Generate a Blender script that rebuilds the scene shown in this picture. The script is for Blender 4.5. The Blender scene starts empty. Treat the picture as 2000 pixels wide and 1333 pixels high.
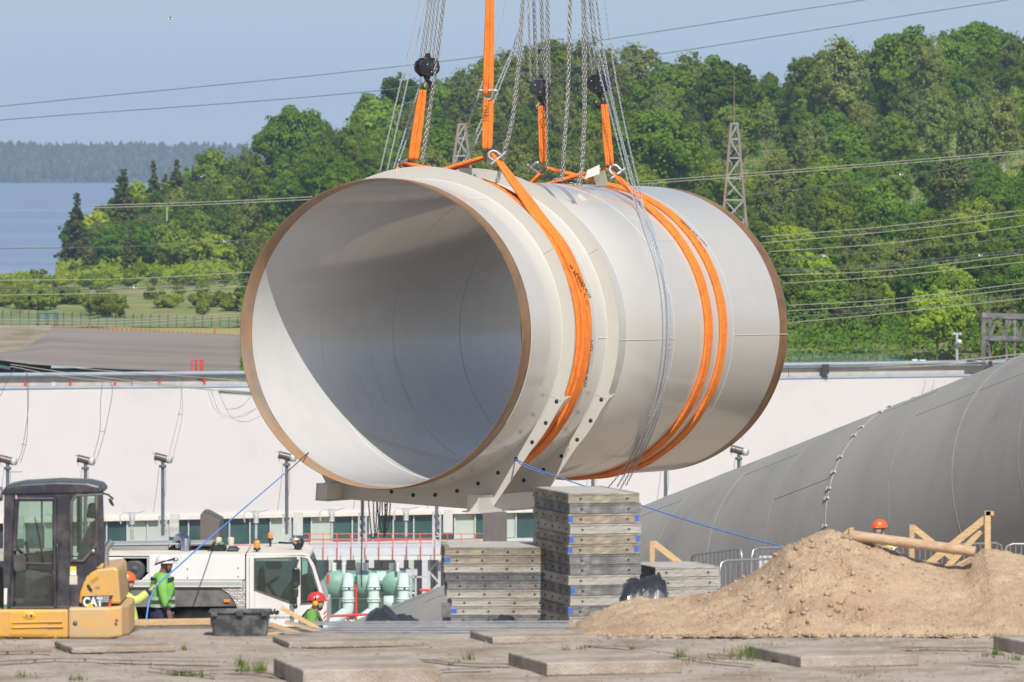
import bpy, bmesh, math, random
import numpy as np
from mathutils import Vector, Matrix, noise
R = math.radians
scene = bpy.context.scene
col = scene.collection
random.seed(7)

# ---------------------------------------------------------------- camera, sky, sun, exposure
F, H = 13333.0, 6.16            # focal length in photo pixels (240 mm), camera height
HY = 290.0                      # photo row of the horizon
cam_d = bpy.data.cameras.new('camera'); cam = bpy.data.objects.new('camera', cam_d); col.objects.link(cam)
cam.location = (0, 0, H); cam.rotation_euler = (R(90), 0, 0)
cam_d.lens = 240; cam_d.sensor_width = 36; cam_d.shift_y = -0.18825
cam_d.clip_start = 1; cam_d.clip_end = 20000
cam_d.dof.use_dof = True; cam_d.dof.focus_distance = 166; cam_d.dof.aperture_fstop = 5.6
scene.camera = cam
SUN = Vector((.182, -.671, .718)).normalized()
world = bpy.data.worlds.new('World'); scene.world = world; world.use_nodes = True
wn = world.node_tree; wn.nodes.clear()
sky = wn.nodes.new('ShaderNodeTexSky'); sky.sky_type = 'NISHITA'; sky.sun_disc = False
sky.sun_elevation = math.asin(SUN.z); sky.sun_rotation = math.atan2(SUN.x, SUN.y)
sky.air_density = 1.0; sky.dust_density = 1.0; sky.ozone_density = 2.5; sky.altitude = 50
bg = wn.nodes.new('ShaderNodeBackground'); bg.inputs[1].default_value = 0.088
wo = wn.nodes.new('ShaderNodeOutputWorld')
# the air near the horizon is clear and blue: look the sky up a little above the true direction
tcw = wn.nodes.new('ShaderNodeTexCoord'); va = wn.nodes.new('ShaderNodeVectorMath'); va.operation = 'ADD'; va.inputs[1].default_value = (0, 0, .13)
wn.links.new(tcw.outputs['Generated'], va.inputs[0]); wn.links.new(va.outputs[0], sky.inputs['Vector'])
hsw = wn.nodes.new('ShaderNodeHueSaturation'); hsw.inputs['Saturation'].default_value = .66; wn.links.new(sky.outputs[0], hsw.inputs['Color'])
wn.links.new(hsw.outputs[0], bg.inputs[0]); wn.links.new(bg.outputs[0], wo.inputs[0])
sd = bpy.data.lights.new('sun', 'SUN'); sd.energy = 3.9; sd.angle = R(.53); sd.color = (1, .95, .88)
so = bpy.data.objects.new('sun', sd); col.objects.link(so)
so.rotation_euler = SUN.to_track_quat('Z', 'Y').to_euler(); so.location = (10, -20, 60)
scene.view_settings.view_transform = 'Standard'; scene.view_settings.look = 'None'
scene.view_settings.exposure = 0.36; scene.view_settings.gamma = 1
scene.cycles.max_bounces = 8; scene.cycles.transparent_max_bounces = 24; scene.cycles.volume_bounces = 0
scene.cycles.diffuse_bounces = 3; scene.cycles.glossy_bounces = 3

# ---------------------------------------------------------------- helpers
def P(px, py, d):                # photo pixel at a depth -> point
    return Vector(((px-1000)/F*d, d, H-(py-HY)/F*d))
def tag(o, label=None, cat=None, group=None, kind=None):
    if label: o['label'] = label
    if cat: o['category'] = cat
    if group: o['group'] = group
    if kind: o['kind'] = kind
    return o
def thing(name, label, cat, loc, group=None):
    o = bpy.data.objects.new(name, None); col.objects.link(o); o.location = loc; o.empty_display_size = .2
    return tag(o, label, cat, group)
def copy_tree(o, parent=None):
    c = o.copy(); col.objects.link(c); c.parent = parent
    for ch in list(o.children): copy_tree(ch, c)
    return c

_m = {}
def M(name, rgb, rough=.6, metal=0., var=.12, vs=3., rgb2=None, dirt=.0, ds=1.2, bump=0., bs=30., spec=.5, coat=0., emis=None, objvar=0., stretch=None, trans=0.):
    if name in _m: return _m[name]
    m = bpy.data.materials.new(name); m.use_nodes = True; nt = m.node_tree; N = nt.nodes; L = nt.links
    b = N['Principled BSDF']; b.inputs['Roughness'].default_value = rough; b.inputs['Metallic'].default_value = metal
    b.inputs['Specular IOR Level'].default_value = spec; b.inputs['Coat Weight'].default_value = coat; b.inputs['Coat Roughness'].default_value = .09
    tc = N.new('ShaderNodeTexCoord'); src = tc.outputs['Object']
    if stretch:
        mp = N.new('ShaderNodeMapping'); mp.inputs['Scale'].default_value = stretch; L.new(src, mp.inputs[0]); src = mp.outputs[0]
    n = N.new('ShaderNodeTexNoise'); n.inputs['Scale'].default_value = vs; n.inputs['Detail'].default_value = 6; n.inputs['Roughness'].default_value = .65; L.new(src, n.inputs['Vector'])
    r = N.new('ShaderNodeValToRGB'); r.color_ramp.elements[0].position = .3; r.color_ramp.elements[1].position = .7
    c1 = [max(0, c*(1-var)) for c in rgb]; c2 = [min(1, c*(1+var)) for c in rgb]
    r.color_ramp.elements[0].color = (*c1, 1); r.color_ramp.elements[1].color = (*c2, 1); L.new(n.outputs[0], r.inputs[0])
    out = r.outputs[0]
    if rgb2:
        n2 = N.new('ShaderNodeTexNoise'); n2.inputs['Scale'].default_value = ds; n2.inputs['Detail'].default_value = 8; n2.inputs['Roughness'].default_value = .7; L.new(src, n2.inputs['Vector'])
        r2 = N.new('ShaderNodeValToRGB'); r2.color_ramp.elements[0].position = .5-dirt*.35; r2.color_ramp.elements[1].position = .72-dirt*.25
        L.new(n2.outputs[0], r2.inputs[0])
        mx = N.new('ShaderNodeMix'); mx.data_type = 'RGBA'; L.new(r2.outputs[0], mx.inputs[0]); L.new(out, mx.inputs[6]); mx.inputs[7].default_value = (*rgb2, 1); out = mx.outputs[2]
    if objvar:
        oi = N.new('ShaderNodeObjectInfo'); hs = N.new('ShaderNodeHueSaturation')
        m1 = N.new('ShaderNodeMapRange'); m1.inputs[3].default_value = 1-objvar; m1.inputs[4].default_value = 1+objvar; L.new(oi.outputs['Random'], m1.inputs[0])
        L.new(m1.outputs[0], hs.inputs['Value']); L.new(out, hs.inputs['Color']); out = hs.outputs[0]
    L.new(out, b.inputs['Base Color'])
    if bump:
        nb = N.new('ShaderNodeTexNoise'); nb.inputs['Scale'].default_value = bs; nb.inputs['Detail'].default_value = 5; L.new(src, nb.inputs['Vector'])
        bp = N.new('ShaderNodeBump'); bp.inputs['Strength'].default_value = min(1, bump); bp.inputs['Distance'].default_value = .05; L.new(nb.outputs[0], bp.inputs['Height']); L.new(bp.outputs[0], b.inputs['Normal'])
    _m[name] = m; return m
def glass(name, tint, fac=.12, rough=.02):
    m = bpy.data.materials.new(name); m.use_nodes = True; nt = m.node_tree; N = nt.nodes; L = nt.links; N.remove(N['Principled BSDF'])
    t = N.new('ShaderNodeBsdfTransparent'); t.inputs[0].default_value = (*tint, 1); g = N.new('ShaderNodeBsdfGlossy'); g.inputs['Roughness'].default_value = rough
    lw = N.new('ShaderNodeLayerWeight'); lw.inputs[0].default_value = .4; ad = N.new('ShaderNodeMath'); ad.operation = 'MULTIPLY_ADD'; ad.inputs[1].default_value = .6; ad.inputs[2].default_value = fac; L.new(lw.outputs['Fresnel'], ad.inputs[0])
    mx = N.new('ShaderNodeMixShader'); L.new(ad.outputs[0], mx.inputs[0]); L.new(t.outputs[0], mx.inputs[1]); L.new(g.outputs[0], mx.inputs[2]); L.new(mx.outputs[0], N['Material Output'].inputs[0])
    return m

def frame_of(t):
    t = t.normalized(); a = Vector((0, 0, 1)) if abs(t.z) < .9 else Vector((0, 1, 0))
    x = t.cross(a).normalized(); return x, x.cross(t).normalized()
class MB:
    def __init__(s): s.v = []; s.f = []; s.m = []; s.s = []
    def add(s, vs, fs, mi=0, sm=False):
        b = len(s.v); s.v += [tuple(v) for v in vs]
        for f in fs: s.f.append([b+i for i in f]); s.m.append(mi); s.s.append(sm)
    def obox(s, c, ex, ey, ez, mi=0):     # centre, three half-edge vectors
        c = Vector(c); ex = Vector(ex); ey = Vector(ey); ez = Vector(ez)
        v = [c+ex*a+ey*b+ez*g for g in (-1, 1) for b in (-1, 1) for a in (-1, 1)]
        s.add(v, [(0, 2, 3, 1), (4, 5, 7, 6), (0, 1, 5, 4), (2, 6, 7, 3), (0, 4, 6, 2), (1, 3, 7, 5)] if ex.cross(ey).dot(ez) > 0 else [(1, 3, 2, 0), (6, 7, 5, 4), (4, 5, 1, 0), (3, 7, 6, 2), (2, 6, 4, 0), (5, 7, 3, 1)], mi)
        return s
    def box(s, x0, x1, y0, y1, z0, z1, mi=0):
        return s.obox(((x0+x1)/2, (y0+y1)/2, (z0+z1)/2), (abs(x1-x0)/2, 0, 0), (0, abs(y1-y0)/2, 0), (0, 0, abs(z1-z0)/2), mi)
    def bar(s, a, b, w, h=None, mi=0):
        a = Vector(a); b = Vector(b); x, y = frame_of(b-a); h = h or w
        return s.obox((a+b)/2, x*w/2, y*h/2, (b-a)/2, mi)
    def prism(s, pts, off, mi=0):          # polygon of points, extruded by vector
        pts = [Vector(p) for p in pts]; off = Vector(off); n = len(pts)
        nr = sum(((pts[i]-pts[0]).cross(pts[(i+1) % n]-pts[0]) for i in range(1, n-1)), Vector())
        if nr.dot(off) > 0: pts = pts[::-1]
        v = pts+[p+off for p in pts]
        s.add(v, [list(range(n)), list(range(2*n-1, n-1, -1))]+[(i, i+n, (i+1) % n+n, (i+1) % n) for i in range(n)], mi); return s
    def pp(s, pts, d0, d1, mi=0):          # photo polygon cut at depth d0, extruded back to d1
        return s.prism([P(x, y, d0) for x, y in pts], (0, d1-d0, 0), mi)
    def pb(s, x0, y0, x1, y1, d0, d1, mi=0):
        return s.pp([(x0, y0), (x1, y0), (x1, y1), (x0, y1)], d0, d1, mi)
    def tube(s, pts, r, n=8, mi=0, cap=True, sm=True):
        pts = [Vector(p) for p in pts]; k = len(pts); rr = r if isinstance(r, (list, tuple)) else [r]*k
        vs = []; px = None
        for i, p in enumerate(pts):
            t = (pts[min(i+1, k-1)]-pts[max(i-1, 0)])
            if px is None: x, y = frame_of(t)
            else:
                x = (px-t.normalized()*px.dot(t.normalized())).normalized(); y = x.cross(t.normalized())
            px = x
            for j in range(n): a = 2*math.pi*j/n; vs.append(p+(x*math.cos(a)+y*math.sin(a))*rr[i])
        fs = [(i*n+j, i*n+(j+1) % n, (i+1)*n+(j+1) % n, (i+1)*n+j) for i in range(k-1) for j in range(n)]
        s.add(vs, fs, mi, sm)
        if cap: s.add(vs[:n], [list(range(n))[::-1]], mi); s.add(vs[-n:], [list(range(n))], mi)
        return s
    def lathe(s, c, axis, prof, n=20, mi=0, sm=True):   # prof: (offset along the axis, radius)
        c = Vector(c); ax = Vector(axis).normalized(); x, y = frame_of(ax); vs = []
        for t, r in prof:
            for j in range(n): a = 2*math.pi*j/n; vs.append(c+ax*t+(x*math.cos(a)+y*math.sin(a))*max(r, 1e-4))
        s.add(vs, [(i*n+j, i*n+(j+1) % n, (i+1)*n+(j+1) % n, (i+1)*n+j) for i in range(len(prof)-1) for j in range(n)], mi, sm); return s
    def ball(s, c, r, n=12, mi=0):
        r = Vector(r if hasattr(r, '__len__') else (r, r, r)); c = Vector(c); vs = []; m = n//2
        for i in range(m+1):
            a = math.pi*i/m
            for j in range(n): b = 2*math.pi*j/n; vs.append(c+Vector((math.sin(a)*math.cos(b)*r.x, math.sin(a)*math.sin(b)*r.y, math.cos(a)*r.z)))
        s.add(vs, [(i*n+j, (i+1)*n+j, (i+1)*n+(j+1) % n, i*n+(j+1) % n) for i in range(m) for j in range(n)], mi, True); return s
    def build(s, name, mats, parent=None, origin=None, bevel=0, sharp=None, label=None, cat=None, group=None, kind=None, fix=True):
        if not isinstance(mats, (list, tuple)): mats = [mats]
        V = np.array(s.v, float)
        if parent is not None:
            o0 = Vector(parent.location); p = parent.parent
            while p is not None: o0 += p.location; p = p.parent
        elif origin is not None: o0 = Vector(origin)
        else: o0 = Vector(((V[:, 0].min()+V[:, 0].max())/2, (V[:, 1].min()+V[:, 1].max())/2, V[:, 2].min()))
        V = V-np.array(o0)
        me = bpy.data.meshes.new(name); me.from_pydata(V.tolist(), [], s.f); me.polygons.foreach_set('material_index', s.m); me.polygons.foreach_set('use_smooth', s.s)
        for m in mats: me.materials.append(m)
        if fix and len(s.f) < 20000:
            bm = bmesh.new(); bm.from_mesh(me); bmesh.ops.recalc_face_normals(bm, faces=bm.faces); bm.to_mesh(me); bm.free()
        if sharp: me.set_sharp_from_angle(angle=R(sharp))
        me.update()
        o = bpy.data.objects.new(name, me); col.objects.link(o)
        if parent is not None: o.parent = parent
        else: o.location = o0
        if bevel:
            b = o.modifiers.new('bevel', 'BEVEL'); b.width = bevel; b.segments = 2; b.limit_method = 'ANGLE'; b.angle_limit = R(50)
        return tag(o, label, cat, group, kind)
def text(name, body, size, mat, parent, loc, xdir=(1, 0, 0), ydir=(0, 0, 1), shear=0, ext=.002, bold=0, sx=1.):
    cu = bpy.data.curves.new(name, 'FONT'); cu.body = body; cu.size = size; cu.shear = shear; cu.extrude = ext; cu.offset = bold; cu.resolution_u = 3
    t = bpy.data.objects.new(name, cu); dg = bpy.context.evaluated_depsgraph_get(); me = bpy.data.meshes.new_from_object(t.evaluated_get(dg)); bpy.data.objects.remove(t)
    me.materials.clear(); me.materials.append(mat)
    X = Vector(xdir).normalized(); Y = Vector(ydir).normalized(); Z = X.cross(Y)
    m = Matrix((X*sx, Y, Z)).transposed().to_4x4(); m.translation = Vector(loc); me.transform(m)
    o0 = Vector(parent.location); p = parent.parent
    while p is not None: o0 += p.location; p = p.parent
    me.transform(Matrix.Translation(-o0)); o = bpy.data.objects.new(name, me); col.objects.link(o); o.parent = parent
    return o
def ip(xs, ys, x): return float(np.interp(x, xs, ys))
def bspline(pts, n=8):                   # Catmull-Rom through points
    pts = [Vector(p) for p in pts]; q = [pts[0]*2-pts[1]]+pts+[pts[-1]*2-pts[-2]]; out = []
    for i in range(1, len(q)-2):
        for k in range(n):
            t = k/n; a, b, c, d = q[i-1:i+3]
            out.append(.5*((2*b)+(c-a)*t+(2*a-5*b+4*c-d)*t*t+(3*b-a-3*c+d)*t**3))
    return out+[pts[-1]]

# ---------------------------------------------------------------- materials
m_ring = M('ring_paint', (.50, .48, .43), .4, var=.03, vs=1.5, coat=.2)
m_pipe = M('pipe_paint', (.58, .567, .52), .28, var=.03, vs=.9, coat=.8, bump=.02, bs=60)
m_pipein = M('pipe_inner_paint', (.71, .705, .69), .22, var=.04, vs=1.2, coat=.9, bump=.02, bs=60)
m_bare = M('bare_primed_steel', (.19, .095, .045), .4, var=.35, vs=2, rgb2=(.27, .15, .04), dirt=.2, ds=.8, coat=.2)
m_bareI = M('inner_primer', (.28, .235, .20), .5, var=.2, vs=2, rgb2=(.46, .23, .07), dirt=.35, ds=.35)
m_orange = M('orange_webbing', (.84, .225, .025), .8, var=.16, vs=7, bump=.6, bs=45, rgb2=(.62, .13, .02), dirt=.0, ds=3)
m_shk = M('shackle_steel', (.30, .30, .31), .45, metal=.6, var=.2, vs=20)
m_galv = M('galvanised_steel', (.42, .43, .44), .38, metal=.7, var=.15, vs=12)
m_chain = M('chain_steel', (.38, .38, .37), .35, metal=.6, var=.15, vs=20)
m_chainb = M('hand_chain_steel', (.50, .54, .60), .35, metal=.4, var=.15, vs=20)
m_black = M('black_paint', (.02, .02, .022), .35, var=.3, vs=8, rgb2=(.08, .08, .08), dirt=.0, ds=5)
m_rub = M('black_rubber', (.03, .03, .03), .8, var=.3, vs=10, rgb2=(.13, .12, .105), dirt=.45, ds=2)
m_white = M('white_paint', (.66, .66, .65), .4, var=.03, vs=2, coat=.3, rgb2=(.6, .58, .54), dirt=-.1, ds=1.5)
m_dusty = M('dusty_white_roof', (.60, .57, .51), .9, var=.06, vs=2, spec=.1)
m_grey = M('grey_paint', (.33, .35, .34), .5, var=.1, vs=3)
m_dkgrey = M('mudguard_plastic', (.10, .10, .10), .7, var=.2, vs=3, rgb2=(.2, .19, .175), dirt=.3, ds=1.5)
m_yel = M('machine_yellow', (.70, .36, .045), .38, var=.06, vs=2, coat=.3, rgb2=(.45, .32, .16), dirt=.15, ds=2.)
m_wood = M('raw_timber', (.56, .38, .20), .8, var=.18, vs=4, bump=.3, bs=30, stretch=(1, 1, 6), objvar=.12)
m_red = M('red_paint', (.62, .05, .04), .5, var=.1)
m_orail = M('orange_rail', (.70, .13, .06), .5, var=.1)
m_conc = M('concrete', (.42, .38, .34), .9, var=.12, vs=2, bump=.4, bs=8, rgb2=(.3, .26, .22), dirt=.2, ds=.5)
m_text = M('black_print', (.02, .02, .02), .6, var=.05)
m_wprint = M('white_print', (.75, .75, .73), .5, var=.03)
m_blue = M('blue_rope', (.10, .28, .72), .7, var=.2, vs=60)
m_amber = M('amber_lens', (.85, .24, .02), .25, var=.1, coat=.5)
m_glassE = glass('tinted_cab_glass', (.84, .92, .88), .06)
m_glassT = glass('green_tinted_glass', (.62, .86, .84), .07)
# ---------------------------------------------------------------- ground
def zg(x, d):
    z = ip([86, 90, 95, 107, 110, 125, 165, 300, 520, 600], [-.62, -.75, -1.05, -2.04, -2.44, -3.2, -6.8, -17, -35, -35], d)
    if d < 160: z += .75*min(1, max(0, (x-2.5)/3))*min(1, max(0, (160-d)/30))*min(1, max(0, (d-95)/8))
    return z
def sheet(name, rows, mat, kind='structure', label=None, cat=None, sm=True):
    nr, nc = len(rows), len(rows[0]); mb = MB()
    mb.add([p for r in rows for p in r], [(i*nc+j, i*nc+j+1, (i+1)*nc+j+1, (i+1)*nc+j) for i in range(nr-1) for j in range(nc-1)], 0, sm)
    o = mb.build(name, mat, origin=(0, 0, 0), fix=False, kind=kind); tag(o, label, cat); return o
m_yard = M('yard_gravel', (.36, .29, .22), .95, var=.2, vs=.7, bump=.6, bs=5, rgb2=(.25, .22, .17), dirt=.2, ds=.2)
ds = [86.3, 88, 90, 92, 95, 98, 101, 104, 107, 110, 115, 120, 125, 135, 145, 155, 165, 190, 220, 260, 300, 360, 420, 480, 520, 560, 600]
xs = [-900, -300, -150, -80, -50, -30, -20, -14, -10, -7, -5, -3, -1, 1, 2.5, 3.5, 4.5, 5.5, 7, 9, 11, 14, 20, 30, 50, 80, 150, 300, 900]
sheet('yard_ground', [[(x, d, zg(x, d)) for x in xs] for d in ds], m_yard)

def ledge_mat():
    m = M('ledge_concrete', (.41, .35, .295), .95, var=.24, vs=9, bump=.5, bs=40, rgb2=(.22, .16, .11), dirt=.15, ds=.9)
    return m
m_ledge = ledge_mat()
m_slab = M('paving_slab_concrete', (.42, .365, .31), .95, var=.16, vs=7, bump=.5, bs=40, rgb2=(.26, .2, .15), dirt=.25, ds=1.3, objvar=.06)
# the slab apron nearest the camera: a real thick platform, its far edge stepping back right of the excavator
rng = np.random.default_rng(3)
lx = [-60, -25, -12, -8, -6, -5.02, -4.98, -3.5, -2, 0, 2, 4, 6, 8, 12, 25, 60]
mb = MB(); rows = []
for k in range(0, 33):
    f = k/32; row = []
    for x in np.linspace(-14, 14, 113):
        dend = 86.05 if x < -4.78 else 88.0
        d = 66+(dend-66)*f
        z = .03*noise.noise(Vector((x*.5, d*.6, 1)))+.012*noise.noise(Vector((x*2.3, d*2.6, 5)))
        if k == 32: z = -.02
        row.append((x, d, z))
    rows.append(row)
rows.append([(x, y+.01, -1.2) for x, y, z in rows[-1]])
sheet('ledge_ground', rows, m_ledge)
for x0, x1, nm in ((-60, -14.0, 0), (14.0, 60, 1)):
    sheet('ledge_ground', [[(x0, 66, 0), (x1, 66, 0)], [(x0, 88, 0), (x1, 88, 0)], [(x0, 88, -1.2), (x1, 88, -1.2)]], m_ledge, sm=False)
sheet('ledge_ground', [[(-60, -40, -.05), (60, -40, -.05)], [(-60, 66.2, -.05), (60, 66.2, -.05)]], m_ledge)

sheet('yard_ground', [[(-3500, -2500, -.3), (3500, -2500, -.3)], [(-3500, -39.9, -.3), (3500, -39.9, -.3)]], m_yard)
sheet('yard_ground', [[(60, -39.9, -.3), (900, -39.9, -.3)], [(60, 88, -.3), (900, 88, -.7)]], m_yard)
sheet('yard_ground', [[(-900, -39.9, -.3), (-60, -39.9, -.3)], [(-900, 88, -.7), (-60, 88, -.3)]], m_yard)
# paving slabs lying on the apron: (left-front px corner x,y ; right x ; top thickness ; depth in m ; skew)
def gz(px, py):                  # point where a photo pixel meets z = 0
    d = H*F/(py-HY); return Vector(((px-1000)/F*d, d, 0))
def slab(px, py, w, L, th, rot, label, z=0):
    c = gz(px, py); c.z = z; X = Vector((math.cos(R(rot)), math.sin(R(rot)), 0)); Y = Vector((-X.y, X.x, 0))
    mb = MB(); mb.obox(c+X*w/2+Y*L/2+Vector((0, 0, th/2)), X*w/2, Y*L/2, Vector((0, 0, th/2)))
    mb.build('paving_slab', m_slab, bevel=.018, label=label, cat='slab', group='loose paving slabs on the apron')
slab(592, 1345, 1.6, 1.95, .21, 12, 'thick broken paving slab in the foreground, below the black mortar tub')
slab(1068, 1321, 1.65, 1.75, .155, 15, 'concrete paving slab with dark end, in front of the tall formwork stack')
slab(1564, 1306, 1.5, 1.9, .14, 17, 'concrete paving slab beside the grass tuft, in front of the sand pile')
slab(2062, 1293, 2.4, 2.2, .17, 16, 'concrete paving slab cut off by the right edge of the photo')
slab(565, 1267, 1.7, 1.2, .075, 12, 'thin paving slab just in front of the black mortar tub')
slab(962, 1259, 1.25, 1.2, .09, 14, 'paving slab at the end of the steel channels, left foot of the sand')
slab(140, 1277, 1.3, 1.2, .075, 14, 'thin paving slab lying in front of the yellow excavator')

# grass slope, wooded hill behind, asphalt bank, canal, lake, far shore -------------------------
UU = [-900, -400, 0, 110, 200, 350, 480, 600, 750, 900, 1000, 1150, 1300, 1500, 1700, 1850, 2000, 2300, 2900]
DD = [905, 1000, 1080, 1130, 1200, 1300, 1400, 1600, 1900]
LEFT = {905: -17.6, 1000: -18.6, 1080: -16.8, 1130: -15.6, 1200: -15.5, 1300: -14, 1400: -13, 1600: -36, 1900: -40}
def crest(u): return ip([-900, 0, 110, 200, 350, 480, 600, 750, 900, 1000, 1150, 1300, 1500, 1700, 1850, 2000, 2900], [-24, -22, -19, -12, -10, -8, -6, 0, 7, 11, 12, 8, 8, 10, 14, 15, 17], u)
def zhill(u, d):
    c = crest(u)
    right = ip([640, 700, 800, 1000, 1200, 1330, 1420, 1650, 1900], [-15.4, -15.6, -12.5, -5, c-3, c, c-1, -30, -42], d) if c > -5 else 0
    left = ip([640, 780, 905, 1000, 1080, 1130, 1200, 1300, 1400, 1600, 1900], [-21, -21, -17.6, -18.6, -16.8, -15.8, c-4 if c > -15 else -16.6, c-1, c, -36, -42], d)
    if u < 110: left = ip([640, 780, 905, 1000, 1080, 1130, 1200, 1300, 1600], [-21, -21, -17.6, -18.6, -17.2, -17.2, -19, -30, -42], d)
    w = min(1, max(0, (u-480)/200)); w = w*w*(3-2*w)
    return left*(1-w)+right*w
m_grass = M('meadow_grass', (.17, .22, .05), .95, var=.35, vs=.12, rgb2=(.27, .25, .10), dirt=.3, ds=.06, bump=.5, bs=1.)
us = np.concatenate([np.linspace(-900, 600, 61), np.linspace(625, 2900, 60)])
dd = [905, 930, 960, 1000, 1040, 1080, 1105, 1130, 1165, 1200, 1250, 1300, 1350, 1400, 1450, 1500, 1550, 1600, 1750, 1900]
sheet('hillside', [[((u-1000)/F*d, d, zhill(u, d)+.5*noise.noise(Vector((u*.02, d*.02, 3)))) for u in us] for d in dd], m_grass)
usr = [u for u in us if u > 478]
sheet('hillside', [[((u-1000)/F*d, d, zhill(u, d)) for u in usr] for d in (640, 700, 760, 820, 870, 905.3)], m_grass)
m_asph = M('asphalt_bank', (.19, .165, .15), .95, var=.15, vs=.25, rgb2=(.28, .24, .205), dirt=.35, ds=.05, stretch=(.25, 1, 1), bump=.3, bs=2)
# asphalt bank of the canal: toe near, crest far
def bank(u, f):
    t0 = P(u, ip([-900, 0, 60, 240, 400, 480, 620], [690, 704, 712, 722, 727, 729, 733], u), 800); t1 = P(u, ip([-900, -100, 0, 95, 480, 620], [700, 694, 678, 640, 655, 661], u), 903)
    return t0.lerp(t1, f)
sheet('verge_ground', [[bank(u, 1) for u in np.linspace(-60, 620, 35)], [Vector(((u-1000)/F*905.3, 905.3, zhill(u, 905.3))) for u in np.linspace(-60, 620, 35)]], m_grass)
sheet('asphalt_embankment', [[bank(u, f) for u in np.linspace(-60, 620, 35)] for f in np.linspace(0, 1, 6)], m_asph)
m_verge = M('dry_verge', (.21, .17, .09), .95, var=.3, vs=.3, rgb2=(.34, .28, .21), dirt=.4, ds=.15)
sheet('verge_ground', [[P(u, 716, 812)*1 if 0 else Vector(((u-1000)/F*d, d, z)) for u in (-900, -300, -60, 20, 100)] for d, z in ((640, -21.6), (795, -21.3), (870, -18.6), (906, -17.3))], m_verge)
m_canal = M('canal_water', (.03, .045, .05), .12, var=.1, bump=.25, bs=1.5)
sheet('canal_water', [[Vector(((u-1000)/F*d, d, -21.2)) for u in (-900, 1400)] for d in (600, 850)], m_canal)
m_lake = M('lake_water', (.27, .34, .46), .45, var=.1, vs=.002, bump=.12, bs=.12, spec=.12, stretch=(.10, 1, 1), rgb2=(.17, .24, .37), dirt=.5, ds=.005)
sheet('lake_water', [[(x, d, -36) for x in (-4000, -1500, -500, 500, 1500, 4000)] for d in (1560, 3000, 5000, 7000, 8262)], m_lake)
# far shore
m_far = M('far_slope', (.045, .06, .03), .95, var=.3, vs=.02, rgb2=(.12, .11, .09), dirt=.1, ds=.01)
def zfar(x, d):
    f = min(1, max(0, (d-8262)/500)); return -36.3+f**.8*(39+5*noise.noise(Vector((x*.004, 2, 0)))+3*math.sin(x*.006))
fx = np.linspace(-1800, 1800, 121)
sheet('far_shore_hills', [[(x, d, zfar(x, d)) for x in fx] for d in (8255, 8262, 8275, 8300, 8360, 8440, 8540, 8640, 8762, 9100)], m_far)
mb = MB(); rs = random.Random(5)
for i in range(5200):
    x = rs.uniform(-820, -80) if i < 4300 else rs.uniform(-80, 900); d = 8270+rs.random()**.8*500; z = zfar(x, d)-1; h = rs.uniform(9, 17); r = rs.uniform(2.2, 4.2); k = rs.random()
    if k < .6: pr = [(0, r*.5), (h*.25, r), (h*.65, r*.6), (h, .1)]
    else: pr = [(0, r*.5), (h*.3, r*1.2), (h*.6, r*1.25), (h*.8, r*.6), (h*.86, .1)]
    mb.lathe((x, d, z), (0, 0, 1), pr, 5, rs.choice((0, 0, 1, 2)), sm=False)
mf = [M('far_pine', (.032, .05, .028), .95, var=.3, vs=.05), M('far_birch', (.07, .10, .035), .95, var=.3, vs=.05), M('far_bark_pine', (.075, .06, .045), .95, var=.3, vs=.05)]
mb.build('far_forest', mf, origin=(0, 8300, -36), fix=False, label='hazy blue-green forest covering the far shore behind the lake', cat='forest', kind='stuff')

# ---------------------------------------------------------------- trees
def leafmat(name, c1, c2, tr=.42):
    m = bpy.data.materials.new(name); m.use_nodes = True; nt = m.node_tree; N = nt.nodes; L = nt.links; N.remove(N['Principled BSDF'])
    tc = N.new('ShaderNodeTexCoord'); n = N.new('ShaderNodeTexNoise'); n.inputs['Scale'].default_value = .9; n.inputs['Detail'].default_value = 4; L.new(tc.outputs['Object'], n.inputs['Vector'])
    r = N.new('ShaderNodeValToRGB'); r.color_ramp.elements[0].position = .35; r.color_ramp.elements[1].position = .68; r.color_ramp.elements[0].color = (*c1, 1); r.color_ramp.elements[1].color = (*c2, 1); L.new(n.outputs[0], r.inputs[0])
    oi = N.new('ShaderNodeObjectInfo'); hs = N.new('ShaderNodeHueSaturation')
    a = N.new('ShaderNodeMapRange'); a.inputs[3].default_value = .72; a.inputs[4].default_value = 1.3; L.new(oi.outputs['Random'], a.inputs[0]); L.new(a.outputs[0], hs.inputs['Value'])
    w = N.new('ShaderNodeMath'); w.operation = 'FRACT'; w2 = N.new('ShaderNodeMath'); w2.operation = 'MULTIPLY'; w2.inputs[1].default_value = 7.31; L.new(oi.outputs['Random'], w2.inputs[0]); L.new(w2.outputs[0], w.inputs[0])
    b = N.new('ShaderNodeMapRange'); b.inputs[3].default_value = .482; b.inputs[4].default_value = .512; L.new(w.outputs[0], b.inputs[0]); L.new(b.outputs[0], hs.inputs['Hue']); L.new(r.outputs[0], hs.inputs['Color'])
    d = N.new('ShaderNodeBsdfDiffuse'); t = N.new('ShaderNodeBsdfTranslucent'); L.new(hs.outputs[0], d.inputs[0]); L.new(hs.outputs[0], t.inputs[0])
    mx = N.new('ShaderNodeMixShader'); mx.inputs[0].default_value = tr; L.new(d.outputs[0], mx.inputs[1]); L.new(t.outputs[0], mx.inputs[2]); L.new(mx.outputs[0], N['Material Output'].inputs[0]); return m
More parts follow.
